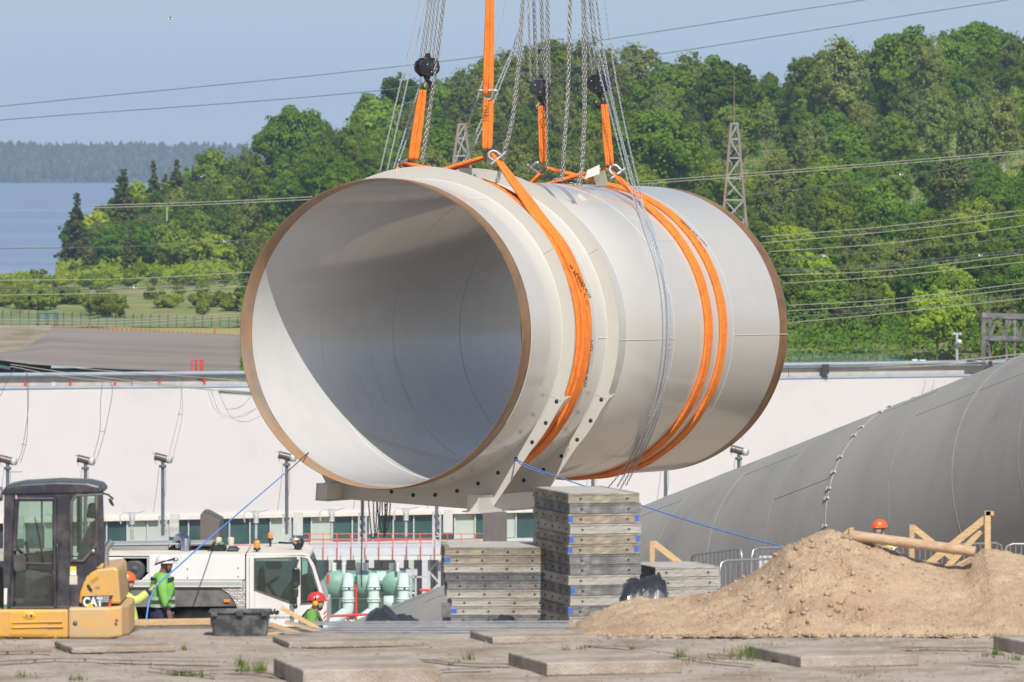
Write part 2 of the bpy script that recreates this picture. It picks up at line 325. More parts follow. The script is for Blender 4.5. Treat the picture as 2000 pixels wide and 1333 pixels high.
lm = {'oak': leafmat('broadleaf_dark', (0.085, 0.168, 0.014), (0.164, 0.267, 0.024)), 'lime': leafmat('broadleaf_mid', (0.143, 0.232, 0.021), (0.257, 0.358, 0.038)),
      'bright': leafmat('broadleaf_bright', (0.271, 0.379, 0.024), (0.414, 0.519, 0.048)), 'birch': leafmat('birch_leaf', (0.157, 0.211, 0.048), (0.271, 0.316, 0.081)),
      'spruce': leafmat('spruce_needle', (0.064, 0.098, 0.021), (0.171, 0.183, 0.038), .15), 'pine': leafmat('pine_needle', (0.099, 0.140, 0.033), (0.200, 0.225, 0.057), .15), 'bush': leafmat('shrub_leaf', (0.171, 0.239, 0.027), (0.299, 0.365, 0.048))}
m_bark = M('grey_bark', (.13, .10, .08), .95, var=.3, vs=2); m_pbark = M('pine_bark', (.30, .16, .09), .95, var=.3, vs=2); m_bbark = M('birch_bark', (.5, .48, .44), .9, var=.2, vs=3, rgb2=(.06, .05, .05), dirt=.0, ds=3)
def quads(C, Nn, S, g):
    n = len(C); a = g.normal(size=(n, 3)); a -= (a*Nn).sum(1)[:, None]*Nn; a /= np.linalg.norm(a, axis=1)[:, None]; b = np.cross(Nn, a)
    s = S[:, None]; q = np.stack([C-a*s-b*s*.6, C+a*s-b*s*.6, C+a*s*.7+b*s*.7, C-a*s*.7+b*s*.8], 1).reshape(-1, 3)
    return q
def leafmesh(name, C, Nn, S, mat, g):
    q = quads(C, Nn, S, g); n = len(C); me = bpy.data.meshes.new(name)
    me.vertices.add(4*n); me.vertices.foreach_set('co', q.astype(np.float32).ravel()); me.loops.add(4*n); me.loops.foreach_set('vertex_index', np.arange(4*n, dtype=np.int32))
    me.polygons.add(n); me.polygons.foreach_set('loop_start', np.arange(0, 4*n, 4, dtype=np.int32)); me.polygons.foreach_set('loop_total', np.full(n, 4, np.int32)); me.update(calc_edges=True); me.materials.append(mat); return me
def crown(kind, h, r, seed):
    g = np.random.default_rng(seed); C = []; Nn = []; S = []
    def clump(c, rad, n, out, sz, flat=.75):
        d = g.normal(size=(n, 3)); d /= np.linalg.norm(d, axis=1)[:, None]; rr = rad*g.random(n)**.35
        p = c+d*rr[:, None]*np.array([1, 1, flat]); nn = d*.8+out*.4+g.normal(size=(n, 3))*.45; nn /= np.linalg.norm(nn, axis=1)[:, None]
        C.append(p); Nn.append(nn); S.append(sz*(.6+.8*g.random(n)))
    if kind in ('spruce',):
        lv = int(h*1.9)
        for i in range(lv):
            f = i/lv; z = h*(.1+.9*f); rad = r*(1-f)**.85*(1+.25*g.normal())+.12; nb = max(4, int(9*(1-f))+3)
            for k in range(nb):
                a = g.random()*6.283; L = rad*(.7+.5*g.random()); m = max(3, int(L*9)); t = np.linspace(.1, 1, m)
                p = np.stack([np.cos(a)*L*t, np.sin(a)*L*t, z-.35*L*t**1.3+.12*L*(t > .8)], 1)
                for q in range(3):
                    C.append(p+g.normal(size=p.shape)*np.array([.16, .16, .10])); nn = np.tile([np.cos(a)*.4, np.sin(a)*.4, .7], (m, 1))+g.normal(size=(m, 3))*.5; Nn.append(nn/np.linalg.norm(nn, axis=1)[:, None]); S.append(.17+.14*g.random(m))
    else:
        par = {'oak': (85, .30, 1.0, .28, .14), 'lime': (80, .30, 1.15, .22, .2), 'birch': (95, .22, 1.9, .2, .5), 'pine': (34, .30, .8, .5, .35), 'bush': (30, .38, .8, .1, .6)}[kind]
        nb, cr, asp, z0, rag = par; cz = h*(z0+1)/2; hz = h*(1-z0)/2
        for i in range(nb):
            d = g.normal(size=3); d /= np.linalg.norm(d); rr = (g.random()**.4)
            prof = 1.0 if kind in ('oak', 'bush') else (1-.35*max(0, d[2]) if kind != 'birch' else 1-.45*max(0, d[2]*rr))
            c = np.array([d[0]*r*rr*prof, d[1]*r*rr*prof, cz+d[2]*hz*rr*.93]); c += g.normal(size=3)*rag*r*.25
            rad = r*cr*(.35+.8*g.random()**1.3); n = int(85+330*rad*rad/(1+.3*rad)); clump(c, rad, min(n, 400), d, .15 if kind != 'birch' else .12, .85 if kind != 'birch' else 1.3)
            for q in range(2):
                e = c+g.normal(size=3)*rad*np.array([.8, .8, .55]); clump(e, rad*.5, 45, d, .13, .8 if kind != 'birch' else 1.5)
        m = 1500 if kind != 'bush' else 400; d = g.normal(size=(m, 3)); d /= np.linalg.norm(d, axis=1)[:, None]; rr = np.minimum(1.04, g.random(m)**.22*(1+.08*g.normal(size=m)))
        p = d*np.array([r, r, hz])*rr[:, None]*.98; p[:, 2] += cz; nn = d+g.normal(size=(m, 3))*.6; nn /= np.linalg.norm(nn, axis=1)[:, None]; C.append(p); Nn.append(nn); S.append(.1+.1*g.random(m))
    C = np.concatenate(C); Nn = np.concatenate(Nn); S = np.concatenate(S)
    ok = C[:, 2] > .15; C, Nn, S = C[ok], Nn[ok], S[ok]
    return C, Nn, S*1.06, g
def tree_proto(kind, h, r, seed, leaf=None, bare=0):
    C, Nn, S, g = crown(kind, h, r, seed)
    cm = leafmesh('crown', C, Nn, S, lm[leaf or kind], g)
    mb = MB(); top = h*(.95 if kind == 'spruce' else .8); r0 = .03*h*.5+.05
    k = 6; pts = [Vector((g.normal()*.15*i/k*(0 if kind == 'spruce' else 1), g.normal()*.15*i/k, -1.0+(top+1)*i/k)) for i in range(k+1)]
    mb.tube(pts, [r0*(1-.85*i/k) for i in range(k+1)], 6)
    if kind != 'spruce':
        for i in range(9 if kind != 'bush' else 5):
            z = h*(.25+.5*g.random()); a = g.random()*6.28; L = r*(.5+.4*g.random()); s = Vector((0, 0, z)); e = s+Vector((math.cos(a)*L, math.sin(a)*L, L*.8))
            mb.tube([s, s.lerp(e, .5)+Vector((0, 0, L*.05)), e], [r0*.45, r0*.3, r0*.1], 5)
    V = [tuple(v) for v in mb.v]; tm = bpy.data.meshes.new('trunk'); tm.from_pydata(V, [], mb.f); tm.polygons.foreach_set('use_smooth', [True]*len(mb.f)); tm.materials.append({'pine': m_pbark, 'birch': m_bbark}.get(kind, m_bark))
    return (kind if not leaf else leaf, h, r, cm, tm)
protos = {'oak': [tree_proto('oak', 13, 4.6, 1), tree_proto('oak', 15, 4.4, 2), tree_proto('oak', 11, 3.6, 3)],
          'lime': [tree_proto('lime', 14, 4.2, 4), tree_proto('lime', 16, 4.0, 5), tree_proto('lime', 12, 3.5, 6), tree_proto('lime', 10, 3.4, 61)],
          'bright': [tree_proto('lime', 9, 3.3, 7, 'bright'), tree_proto('oak', 8, 3.4, 8, 'bright')],
          'birch': [tree_proto('birch', 17, 3.2, 9), tree_proto('birch', 15, 2.8, 10), tree_proto('birch', 18, 3.6, 11)],
          'spruce': [tree_proto('spruce', 17, 3.6, 12), tree_proto('spruce', 14, 2.9, 13)],
          'pine': [tree_proto('pine', 16, 3.2, 14), tree_proto('pine', 14, 2.8, 15)],
          'bush': [tree_proto('bush', 4.2, 2.6, 16), tree_proto('bush', 3.0, 2.0, 17), tree_proto('bush', 5.0, 2.6, 18)]}
NAME = {'oak': 'broadleaf_tree', 'lime': 'broadleaf_tree', 'bright': 'broadleaf_tree', 'birch': 'birch_tree', 'spruce': 'spruce_tree', 'pine': 'pine_tree', 'bush': 'shrub'}
LOOK = {'oak': 'dense dark green round-crowned tree', 'lime': 'leafy mid green broadleaf tree', 'bright': 'bright yellow-green young tree', 'birch': 'slender pale green birch', 'spruce': 'dark pointed spruce', 'pine': 'open-crowned pine with reddish trunk', 'bush': 'low green shrub'}
ntree = 0
def place(kind, px, d, z=None, hh=None, label=None, group=None, idx=None, ytop=None, wide=1.):
    global ntree
    pr = protos[kind][idx if idx is not None else random.randrange(len(protos[kind]))]; _, h, r, cm, tm = pr
    x = (px-1000)/F*d; z = zhill(px, d)-.2 if z is None else z
    if ytop is not None: hh = H-(ytop-HY)/F*d-z
    s = (hh/h) if hh else random.uniform(.85, 1.12)
    o = bpy.data.objects.new(NAME[kind], None); col.objects.link(o); o.location = (x, d, z); o.rotation_euler.z = random.uniform(0, 6.28); o.scale = (s*wide, s*wide, s); o.empty_display_size = .5
    tag(o, label, 'shrub' if kind == 'bush' else 'tree', group)
    for nm, me in (('crown', cm), ('trunk', tm)):
        c = bpy.data.objects.new(nm, me); col.objects.link(c); c.parent = o
    ntree += 1; return o
# trees one can single out
place('oak', 575, 1180, idx=0, ytop=216, wide=.95, label='dense round dark green tree standing against the sky above the lake shore')
place('spruce', 150, 1250, z=-20, ytop=375, idx=0, wide=.85, label='leftmost spruce, dark and pointed, at the edge of the water')
place('bright', 415, 1140, z=-15.8, ytop=455, idx=0, wide=1.3, label='bright yellow-green tree on the left bank above the grass slope')
place('spruce', 240, 1290, ytop=328, idx=1, label='brownish spruce with twin top, second from the water')
place('spruce', 300, 1310, ytop=312, idx=0, wide=.8, label='tall spruce behind the bare pole on the left bank')
place('spruce', 345, 1320, ytop=310, idx=1, wide=.8, label='narrow spruce right of the bare pole on the left bank')
place('oak', 215, 1170, ytop=435, idx=2, label='round green tree in front of the spruces near the water')
place('lime', 420, 1330, ytop=285, idx=2, label='tallest leafy tree of the left bank, rising against the far shore')
place('birch', 483, 1320, ytop=276, idx=1, wide=.6, label='thin light birch sticking up against the blue far shore')
place('oak', 800, 1240, ytop=148, idx=1, wide=1.15, label='round tree on the skyline behind the leftmost hook block')
place('oak', 1412, 1150, ytop=122, idx=2, wide=1., label='small round dark tree on the skyline behind the lattice tower mast')
place('birch', 1345, 1180, ytop=95, idx=0, label='pointed pale birch on the skyline left of the lattice tower')
place('birch', 1240, 1200, ytop=78, idx=2, wide=1.3, label='broad pair of birch tops right of the rear hoist chains')
place('birch', 1640, 1180, ytop=66, idx=0, wide=1.2, label='tall grey-green half bare birch on the skyline right of the lattice tower')
place('pine', 1860, 900, ytop=300, idx=0, label='pine with bare reddish trunk halfway up the right hillside')
place('oak', 1280, 1010, ytop=222, idx=0, wide=1.1, label='dense round tree just left of the lattice tower')
place('bright', 1830, 700, ytop=565, idx=1, label='bright yellow-green bushy tree above the white roof edge at right')
for px_, yt_, w_ in ((1690, 560, 1.3), (1655, 590, 1.1), (1590, 620, 1.), (1900, 585, 1.1), (1960, 575, 1.2)): place('birch', px_, 712, idx=2, ytop=yt_, wide=w_*1.4, label={1690: 'tall grey-green birch low on the hill, above the white roof', 1655: 'grey-green birch left of the tallest one above the white roof', 1590: 'small grey-green birch beside the pipe rim above the white roof', 1900: 'grey-green birch behind the antenna mast', 1960: 'grey-green birch behind the steel gantry'}[px_])
skyl = [(500, 300, 'lime'), (530, 325, 'lime'), (640, 245, 'lime'), (690, 232, 'lime'), (740, 190, 'lime'), (872, 150, 'lime'), (905, 128, 'birch'), (940, 118, 'lime'), (985, 92, 'birch'), (1030, 84, 'birch'), (1085, 72, 'lime'), (1140, 66, 'birch'),
        (1190, 85, 'birch'), (1300, 128, 'lime'), (1380, 112, 'lime'), (1455, 160, 'lime'), (1500, 140, 'lime'), (1560, 108, 'birch'), (1600, 105, 'lime'), (1700, 150, 'lime'), (1740, 75, 'oak'), (1775, 58, 'lime'), (1815, 62, 'birch'), (1860, 55, 'lime'), (1905, 45, 'oak'), (1945, 58, 'lime'), (1985, 62, 'birch'), (2030, 70, 'lime'), (2080, 60, 'oak')]
for i, (px, yt, k) in enumerate(skyl):
    side = 'left of' if px < 960 else ('above the pipe, right of' if px < 1435 else 'right of')
    ref = 'the vertical orange sling' if px < 1435 else 'the lattice tower'
    place(k, px, random.uniform(1150, 1290), ytop=yt, wide=random.uniform(.85, 1.1), label='%s on the %s skyline' % (LOOK[k], 'left' if px < 960 else 'middle' if px < 1435 else 'right'), group='skyline trees %s %s' % (side, ref))
def hidden(px, yt, yb): return 540 < px < 1440 and yt > 360
def region(px, y):
    if px < 480: return ('left half of' if px < 300 else 'right half of')+' the left lake bank'+(', skyline' if y < 345 else (', lower edge' if y > 470 else ''))
    v = 'high' if y < 215 else ('halfway' if y < 330 else ('low' if y < 460 else 'lowest'))
    h = 'above the left pipe shoulder' if px < 800 else ('behind the front slings' if px < 1000 else ('behind the hoist chains' if px < 1200 else ('left of the lattice tower' if px < 1435 else ('just right of the lattice tower' if px < 1600 else ('above the white roof' if px < 1780 else ('above the antenna mast' if px < 1900 else 'above the gantry'))))))
    return v+' on hill, '+h
LOOK = {'oak': 'dense dark round tree', 'lime': 'mid green leafy tree', 'bright': 'bright yellow-green tree', 'birch': 'slender pale birch', 'spruce': 'dark pointed spruce', 'pine': 'open-crowned pine', 'bush': 'low green shrub'}
# rows of trees, far to near, over the wooded hill
rt = random.Random(11)
for d in (715, 745, 780, 815, 860, 905, 955, 1010, 1070, 1135, 1200, 1250):
    stp = 78*1000/d; px = 492+rt.uniform(0, 40)
    while px < 2060:
        f = (1225-d)/500
        k = rt.choices(['oak', 'lime', 'bright', 'birch', 'pine', 'spruce', 'bush'], [3, 5, .5+.8*f, 3.5*(1-f)+.8, .7*(1-f), .3, f*2.2])[0]
        hh = {'oak': 12, 'lime': 12.5, 'bright': 8, 'birch': 15, 'pine': 14, 'spruce': 14, 'bush': 5}[k]*rt.uniform(.8, 1.1)*(1-.25*f)
        dd_ = d+rt.uniform(-22, 22); z = zhill(px, dd_)-.3; lim = H-(ip([480, 560, 640, 740, 800, 900, 1000, 1100, 1250, 1310, 1345, 1450, 1500, 1640, 1700, 1750, 2000], [330, 300, 265, 215, 185, 150, 110, 92, 100, 140, 130, 175, 155, 120, 160, 85, 75], px)-HY)/F*dd_
        if z+hh > lim: hh = max(6, lim-z-rt.random())
        yt = HY+(H-z-hh)/dd_*F; yb = HY+(H-z)/dd_*F
        if not hidden(px, yt, yb) and not (px < 660 and dd_ < 912) and ntree < 470: place(k, px, dd_, z=z, hh=hh, wide=rt.uniform(.9, 1.2)*(1.15 if hh < 9 and k != 'bush' else 1), label='%s %s' % (LOOK[k], region(px, yt)), group='trees like the %s %s' % (LOOK[k], region(px, yt)))
        px += stp*rt.uniform(.75, 1.2)
for d, n in ((1340, 11), (1290, 11), (1240, 11), (1195, 12), (1155, 12)):
    for i in range(n):
        px = 120+(390*i/(n-1))+rt.uniform(-14, 14); k = rt.choices(['oak', 'lime', 'birch', 'bright', 'spruce', 'pine'], [2.2, 2.6, 1.5, .7, 2.2, 2.] if px < 400 else [3, 4, 1.5, 1, .4, .3])[0]
        if px > 500: continue
        d2 = d+rt.uniform(-15, 15); z = min(zhill(px, d2), -14.5 if d < 1300 else 0)-.3; yt = ip([110, 150, 250, 330, 420, 500], [520, 420, 360, 345, 320, 330], px)+(1340-d)*.5
        place(k, px, d2, z=z, ytop=min(yt+rt.uniform(-15, 15), 548), label='%s %s' % (LOOK[k], region(px, yt)), group='trees like the %s %s' % (LOOK[k], region(px, yt)))
for px in list(range(-10, 500, 24)):
    d2 = rt.uniform(1115, 1135); k = rt.choice(['bush', 'bush', 'bright']); yt = ip([0, 110, 200, 300, 500], [552, 535, 520, 515, 540], px)+rt.uniform(-8, 12)
    place(k, px+rt.uniform(-8, 8), d2, ytop=yt, wide=rt.uniform(1.1, 1.5), label='%s at the top of the grass slope, left bank' % LOOK[k], group='%ss topping the grass slope' % LOOK[k])
for i in range(30):
    px = rt.choice((rt.uniform(-10, 235), rt.uniform(-10, 235), rt.uniform(235, 490))); d = rt.uniform(1015, 1085); k = rt.choice(('bush', 'bush', 'lime', 'bright', 'birch')); yb_ = HY+(H-zhill(px, d))/d*F
    place(k, px, d, ytop=yb_-rt.uniform(16, 44)*(1 if px < 235 else .7), wide=rt.uniform(.8, 1.5), label='%s scattered over the grass slope' % ('small '+LOOK[k] if k != 'bush' else LOOK[k]), group='young growth scattered over the left slope')
for px, yt, d, k in ((15, 548, 1075, 'lime'), (45, 552, 1085, 'bright'), (82, 546, 1095, 'lime'), (120, 540, 1100, 'bright'), (165, 536, 1095, 'lime'), (205, 545, 1090, 'bright'), (250, 538, 1098, 'lime'), (300, 530, 1100, 'birch'), (350, 528, 1098, 'lime'), (398, 532, 1095, 'bright'), (440, 530, 1100, 'lime'), (482, 526, 1095, 'oak')):
    place(k, px, d, ytop=yt, wide=1.2, label='%s low on the grass slope, left bank' % LOOK[k], group='young trees low on the left slope')
for px, yt, d in ((30, 570, 1060), (65, 568, 1050), (100, 575, 1055), (190, 582, 1010), (215, 590, 1000), (295, 574, 1060), (350, 566, 1070), (396, 592, 1005), (440, 575, 1050), (476, 570, 1060), (140, 565, 1080)):
    place('bush', px, d, ytop=yt-rt.uniform(2, 14), wide=rt.uniform(.75, 1.1), label='%s standing alone on the grass slope behind the green fence' % LOOK['bush'], group='shrubs dotted over the grass slope')
print('TREES', ntree)
ORD = ['leftmost', 'second', 'third', 'fourth', 'fifth', 'sixth', 'seventh', 'eighth', 'ninth', 'tenth', 'eleventh', 'twelfth', 'thirteenth', 'fourteenth', 'fifteenth', 'sixteenth', 'seventeenth', 'eighteenth', 'nineteenth', 'twentieth']
def order_labels(cats):
    by = {}
    for o in scene.objects:
        if o.parent is None and o.get('category') in cats: by.setdefault(o['label'], []).append(o)
    for lb, L_ in by.items():
        if len(L_) < 2 or len(L_) > 20: continue
        L_.sort(key=lambda o: o.location.x/o.location.y)
        for i, o in enumerate(L_): o['label'] = '%s, %s' % (lb, 'leftmost' if i == 0 else 'rightmost' if i == len(L_)-1 else ORD[i]+' from left')
order_labels(('tree', 'shrub'))
# undergrowth that nobody could count
g = np.random.default_rng(77); n = 220000
u = g.uniform(470, 2120, n); d = 690+(g.random(n)**1.25)*610; X = (u-1000)/F*d
Z = np.array([zhill(a, b) for a, b in zip(u, d)])
cl = np.array([noise.noise(Vector((a*.12, b*.12, 0))) for a, b in zip(X, d)]); keep = cl > -.28; hgt = (2.2+4.5*np.clip(cl+.2, 0, 1))*g.random(n)**.6
C = np.stack([X, d, Z+hgt], 1)[keep]; nn = g.normal(size=C.shape)*.6+np.array([.1, -.5, .6]); nn /= np.linalg.norm(nn, axis=1)[:, None]
me = leafmesh('undergrowth', C-np.array([0, 900, 0]), nn, .09+.10*g.random(len(C)), lm['oak'], g); o = bpy.data.objects.new('undergrowth', me); col.objects.link(o); o.location = (0, 900, 0)
tag(o, 'bushy green undergrowth between the trees of the wooded hill', 'undergrowth', kind='stuff')
n = 40000; u = g.uniform(-60, 500, n); d = g.uniform(1108, 1300, n); X = (u-1000)/F*d; Z = np.array([zhill(a, b) for a, b in zip(u, d)])
C = np.stack([X, d-1100, Z+2.4*g.random(n)], 1); cl = np.array([noise.noise(Vector((a*.09, b*.05, 7))) for a, b in zip(X, d)]); C[:, 2] += 2.6*np.clip(cl, -.3, 1)*(g.random(n)**.4); C = C[((u > 105) | (d < 1160)) & (cl > -.25)]; nn = g.normal(size=C.shape)*.6+np.array([.1, -.5, .6]); nn /= np.linalg.norm(nn, axis=1)[:, None]
me = leafmesh('undergrowth', C, nn, .15+.2*g.random(len(C)), lm['bush'], g); o = bpy.data.objects.new('undergrowth', me); col.objects.link(o); o.location = (0, 1100, 0)
tag(o, 'low bushy undergrowth along the left bank by the lake', 'undergrowth', kind='stuff')

# haze: one closed box of pale air round everything
mh = bpy.data.materials.new('air'); mh.use_nodes = True; nt = mh.node_tree; nt.nodes.remove(nt.nodes['Principled BSDF'])
pv = nt.nodes.new('ShaderNodeVolumePrincipled'); pv.inputs['Color'].default_value = (.52, .72, 1, 1); pv.inputs['Density'].default_value = .00009; pv.inputs['Anisotropy'].default_value = 0.0
nt.links.new(pv.outputs[0], nt.nodes['Material Output'].inputs['Volume'])
mb = MB(); mb.box(-4100, 4100, -2600, 9200, -50, 90); mb.build('haze', mh, origin=(0, 0, -50), kind='stuff', label='pale blue summer haze in the air', cat='haze')
# ---------------------------------------------------------------- power plant behind, far below
def dB(u): return 565/(1-.39*(u-1000)/F)          # the facade runs slightly away to the right
def B(u, y, dd=0): return P(u, y, dB(u))+Vector((0, dd, 0))
def strip(mb, u0, u1, y0, y1, front=0, thick=1., mi=0):       # wall piece on the facade; levels stay horizontal
    z0 = H-(y1-HY)/F*dB(500); z1 = H-(y0-HY)/F*dB(500)
    a = P(u0, 300, dB(u0)); b = P(u1, 300, dB(u1))
    q = [Vector((a.x, a.y+front, z0)), Vector((b.x, b.y+front, z0)), Vector((b.x, b.y+front, z1)), Vector((a.x, a.y+front, z1))]
    mb.prism(q, (0, thick, 0), mi)
m_pw = M('plant_white_wall', (.56, .55, .545), .75, var=.015, vs=.6, rgb2=(.515, .50, .49), dirt=.0, ds=.15)
m_par = M('parapet_concrete', (.47, .43, .385), .9, var=.15, vs=1.2)
m_bpipe = M('blue_grey_pipe', (.26, .32, .38), .5, var=.12, vs=1)
m_pane = M('dark_green_glass', (.035, .085, .085), .12, var=.35, vs=.25, coat=.5)
m_blind = M('pale_blind', (.40, .46, .40), .7, var=.08, vs=.5)
m_dark = M('dark_bay', (.045, .045, .05), .9, var=.3, vs=.5)
m_mull = M('grey_mullion', (.50, .52, .53), .5, var=.1)
m_tile = M('pale_cornice', (.66, .62, .55), .7, var=.12, vs=2)
pl = thing('power_plant', 'long white windowed hydro plant hall below, behind the hanging pipe', 'building', (0, 560, -35))
mb = MB()
strip(mb, -300, 2400, 756, 1004, 0, 3.)
mb.build('wall', m_pw, pl)
mb = MB(); strip(mb, -300, 2400, 1004, 1012, -.25, 2.); mb.build('cornice', m_tile, pl)
mb = MB(); strip(mb, -300, 2400, 1012, 1240, .5, 1.); mb.build('lower_wall', m_dark, pl)
mb = MB(); strip(mb, -300, 2400, 1063, 1070, -.1, 1.); mb.build('sill', m_mull, pl)
u = 8; i = 0
pats = 'ggbgggbbgggggbgbggggggbgbgggg'
while u < 1300:
    w = 40; k = pats[i % len(pats)]
    mb = MB(); strip(mb, u+1.2, u+w-1.2, 1013, 1062, .3+.002*i, .08, 0); mb.build('window_pane', m_pane if k == 'g' else m_blind, pl)
    mb = MB(); strip(mb, u-1.2, u+1.2, 1012, 1063, .12, .3, 0); mb.build('mullion', m_mull, pl); u += w; i += 1
rp = random.Random(4)
for i in range(22):                      # lower bays under the platform
    u = 590+i*26
    if u > 1100: break
    mb = MB(); strip(mb, u, u+rp.uniform(8, 18), 1098, 1212, .25, .3); mb.build('bay_panel', rp.choice([m_blind, m_dark, m_mull, m_pane]), pl)
# parapet with its two pipes
def yt(u): return ip([-300, 0, 475, 1540, 2300], [734, 732, 728, 712, 702], u)
for k, (u0, u1) in enumerate(((-300, 256), (257.5, 640), (641, 1540), (1541, 2300))):
    mb = MB(); strip(mb, u0, u1, 732, 755.5, .5, 1.2); mb.build('parapet_panel', m_par, pl)
mb = MB(); strip(mb, -300, 2400, 757, 766, 3.01, 9); mb.build('roof', m_par, pl)
for off, r, nm in ((1, .19, 'upper_pipe'), (27, .15, 'lower_pipe')):
    mb = MB(); mb.tube([P(u, yt(u)+off, dB(u)+.1) for u in range(-300, 2301, 100)], r, 8); mb.build(nm, m_bpipe, pl)
for u in (50, 138, 225, 312, 400): mb = MB(); mb.pb(u-1.6, yt(u)+13, u+1.6, yt(u)+25, dB(u)+.2, dB(u)+.5); mb.build('red_bracket', m_red, pl)
mb = MB(); mb.pb(100, 747, 110, 755, dB(100)+.1, dB(100)+.45); mb.build('junction_box', m_mull, pl)
mb = MB(); mb.pb(1606, 712, 1619, 731, dB(1600)-.3, dB(1600)+.45); mb.build('vent_block', m_dark, pl)
mb = MB(); mb.pb(1782, 702, 1792, 711, dB(1790)+.6, dB(1790)+1.); mb.pb(1796, 703, 1808, 711, dB(1790)+.6, dB(1790)+1.); mb.build('junction_box', m_white, pl)
m_mesh = M('louvre_grey', (.55, .55, .56), .7, var=.05)
mb = MB(); strip(mb, 11, 44, 880, 913, -.06, .1); mb.build('louvre', m_mesh, pl)
# red hooped ladder frame on the parapet
t = thing('ladder_frame', 'red hooped ladder frame standing on the parapet', 'ladder', P(387, 740, 553))
mb = MB(); d = 555.9
for x in (375, 381.5, 391, 397): mb.tube([P(x, 703, d), P(x, 740, d)], .05, 6)
for y in (703, 726, 738): mb.tube([P(374, y, d), P(398, y, d)], .06, 6)
mb.tube([P(384, 703, d+.8), P(384, 738, d+.8)], .05, 6); mb.tube([P(394, 703, d+.8), P(394, 738, d+.8)], .05, 6); mb.build('hoop_frame', m_red, t)
mb = MB(); mb.pb(373, 739, 401, 742, 555.5, 556.9); mb.build('base_plate', m_red, t)
# green perimeter fence with gate, red marker posts on the bank crest
m_gfence = M('green_fence_paint', (.03, .14, .12), .6, var=.1)
fn = thing('perimeter_fence', 'long green wire mesh fence along the foot of the grass slope', 'fence', P(240, 645, 904))
for i in range(30):
    x = -12+i*17; mb = MB(); yb = ip([0, 480], [638, 652], x); mb.tube([P(x, yb+2, 906), P(x, yb-29, 906)], .07, 5); mb.tube([P(x, yb-29, 906), P(x+1.6, yb-33, 905.4)], .05, 4)
    mb.build('fence_post', m_gfence, fn)
mb = MB()
for k in range(9): mb.tube([P(-20, 637-k*3.4, 906), P(490, 651-k*3.4, 906)], .012, 4)
for x in range(-18, 490, 4): yb = ip([0, 480], [638, 652], x); mb.tube([P(x, yb, 906), P(x, yb-28, 906)], .012, 3, sm=False)
mb.build('wire_mesh', m_gfence, fn)
t = thing('fence_gate', 'green framed gate with blue signs in the fence at left', 'gate', P(93, 640, 905))
mb = MB()
for x in (75, 112): mb.tube([P(x, 640, 905), P(x, 611, 905)], .16, 6)
mb.tube([P(75, 612, 905), P(112, 612, 905)], .12, 6); mb.tube([P(94, 640, 905), P(94, 612, 905)], .12, 6); mb.tube([P(70, 640, 905), P(75, 622, 905)], .08, 5); mb.build('gate_frame', m_gfence, t)
m_sign = M('blue_sign', (.07, .14, .45), .5)
for x in (88, 103): mb = MB(); mb.pb(x-1.5, 618, x+1.5, 626, 904.5, 904.7); mb.build('sign_plate', m_sign, t)
for i in range(45):
    x = 103+i*9.05
    if x > 488: break
    y = ip([95, 480], [638.5, 659], x); mb = MB(); mb.tube([P(x, y, 902.5), P(x, y-(15 if i == 35 else 5), 902.5)], .09, 5)
    if i == 35: mb.build('marker_post', m_red, label='tall red post among the short markers on the bank crest', cat='post')
    else: mb.build('marker_post', m_red, label='short red marker post on the crest of the asphalt bank', cat='post', group='short red marker posts along the asphalt bank')
t = thing('green_fence', 'green mesh fence above the roof edge, right of the hanging pipe', 'fence', P(1640, 708, 640))
for i in range(16): x = 1545+i*14; mb = MB(); mb.tube([P(x, 709, 640), P(x, 692, 640)], .05, 5); mb.build('fence_post', m_gfence, t)
mb = MB()
for k in range(7): mb.tube([P(1540, 708-k*2.5, 640), P(1762, 708-k*2.5, 640)], .015, 4)
mb.build('wire_mesh', m_gfence, t)
# platform in front of the hall with red railings
t = thing('service_platform', 'white steel platform with orange railings above the pale green transformers', 'platform', P(730, 1100, 535))
dP = 528; mb = MB(); mb.pp([(585, 1072), (860, 1069), (860, 1084), (585, 1087)], dP, dP+9); mb.build('deck', M('deck_white', (.55, .57, .62), .6, var=.08), t)
for k in range(11): mb = MB(); x = 590+k*25.2; mb.pb(x, 1085.5, x+23.8, 1094, dP+.02, dP+.4); mb.build('edge_panel', M('ribbed_panel', (.62, .62, .62), .6, var=.12, vs=6, stretch=(6, 1, .2)), t)
mb = MB()
for k in range(11): x = 577+k*27.2; mb.tube([P(x, 1052, dP-.2), P(x, 1094, dP-.2)], .038, 5)
for y in (1053, 1062): mb.tube([P(577, y+1, dP-.2), P(850, y-1, dP-.2)], .03, 5)
mb.build('front_railing', m_orail, t)
mb = MB()
for k in range(14): x = 577+k*27; mb.tube([P(x, 1043, dP+8), P(x, 1069, dP+8)], .038, 5)
for y in (1043, 1055): mb.tube([P(577, y, dP+8), P(945, y, dP+8)], .032, 5)
mb.build('rear_railing', m_orail, t)
t = thing('walkway_railing', 'orange railing behind the truck, in front of the green windows', 'railing', P(300, 1068, 540))
mb = MB()
for k in range(14): x = 196+k*27; mb.tube([P(x, 1065, 540), P(x, 1088, 540)], .055, 5)
for y in (1066, 1077): mb.tube([P(190, y, 540), P(570, y, 540)], .05, 5)
mb.build('rail', m_orail, t)
mb = MB(); mb.pb(-20, 1086, 570, 1096, 538, 548); mb.build('walkway_slab', m_conc, t)
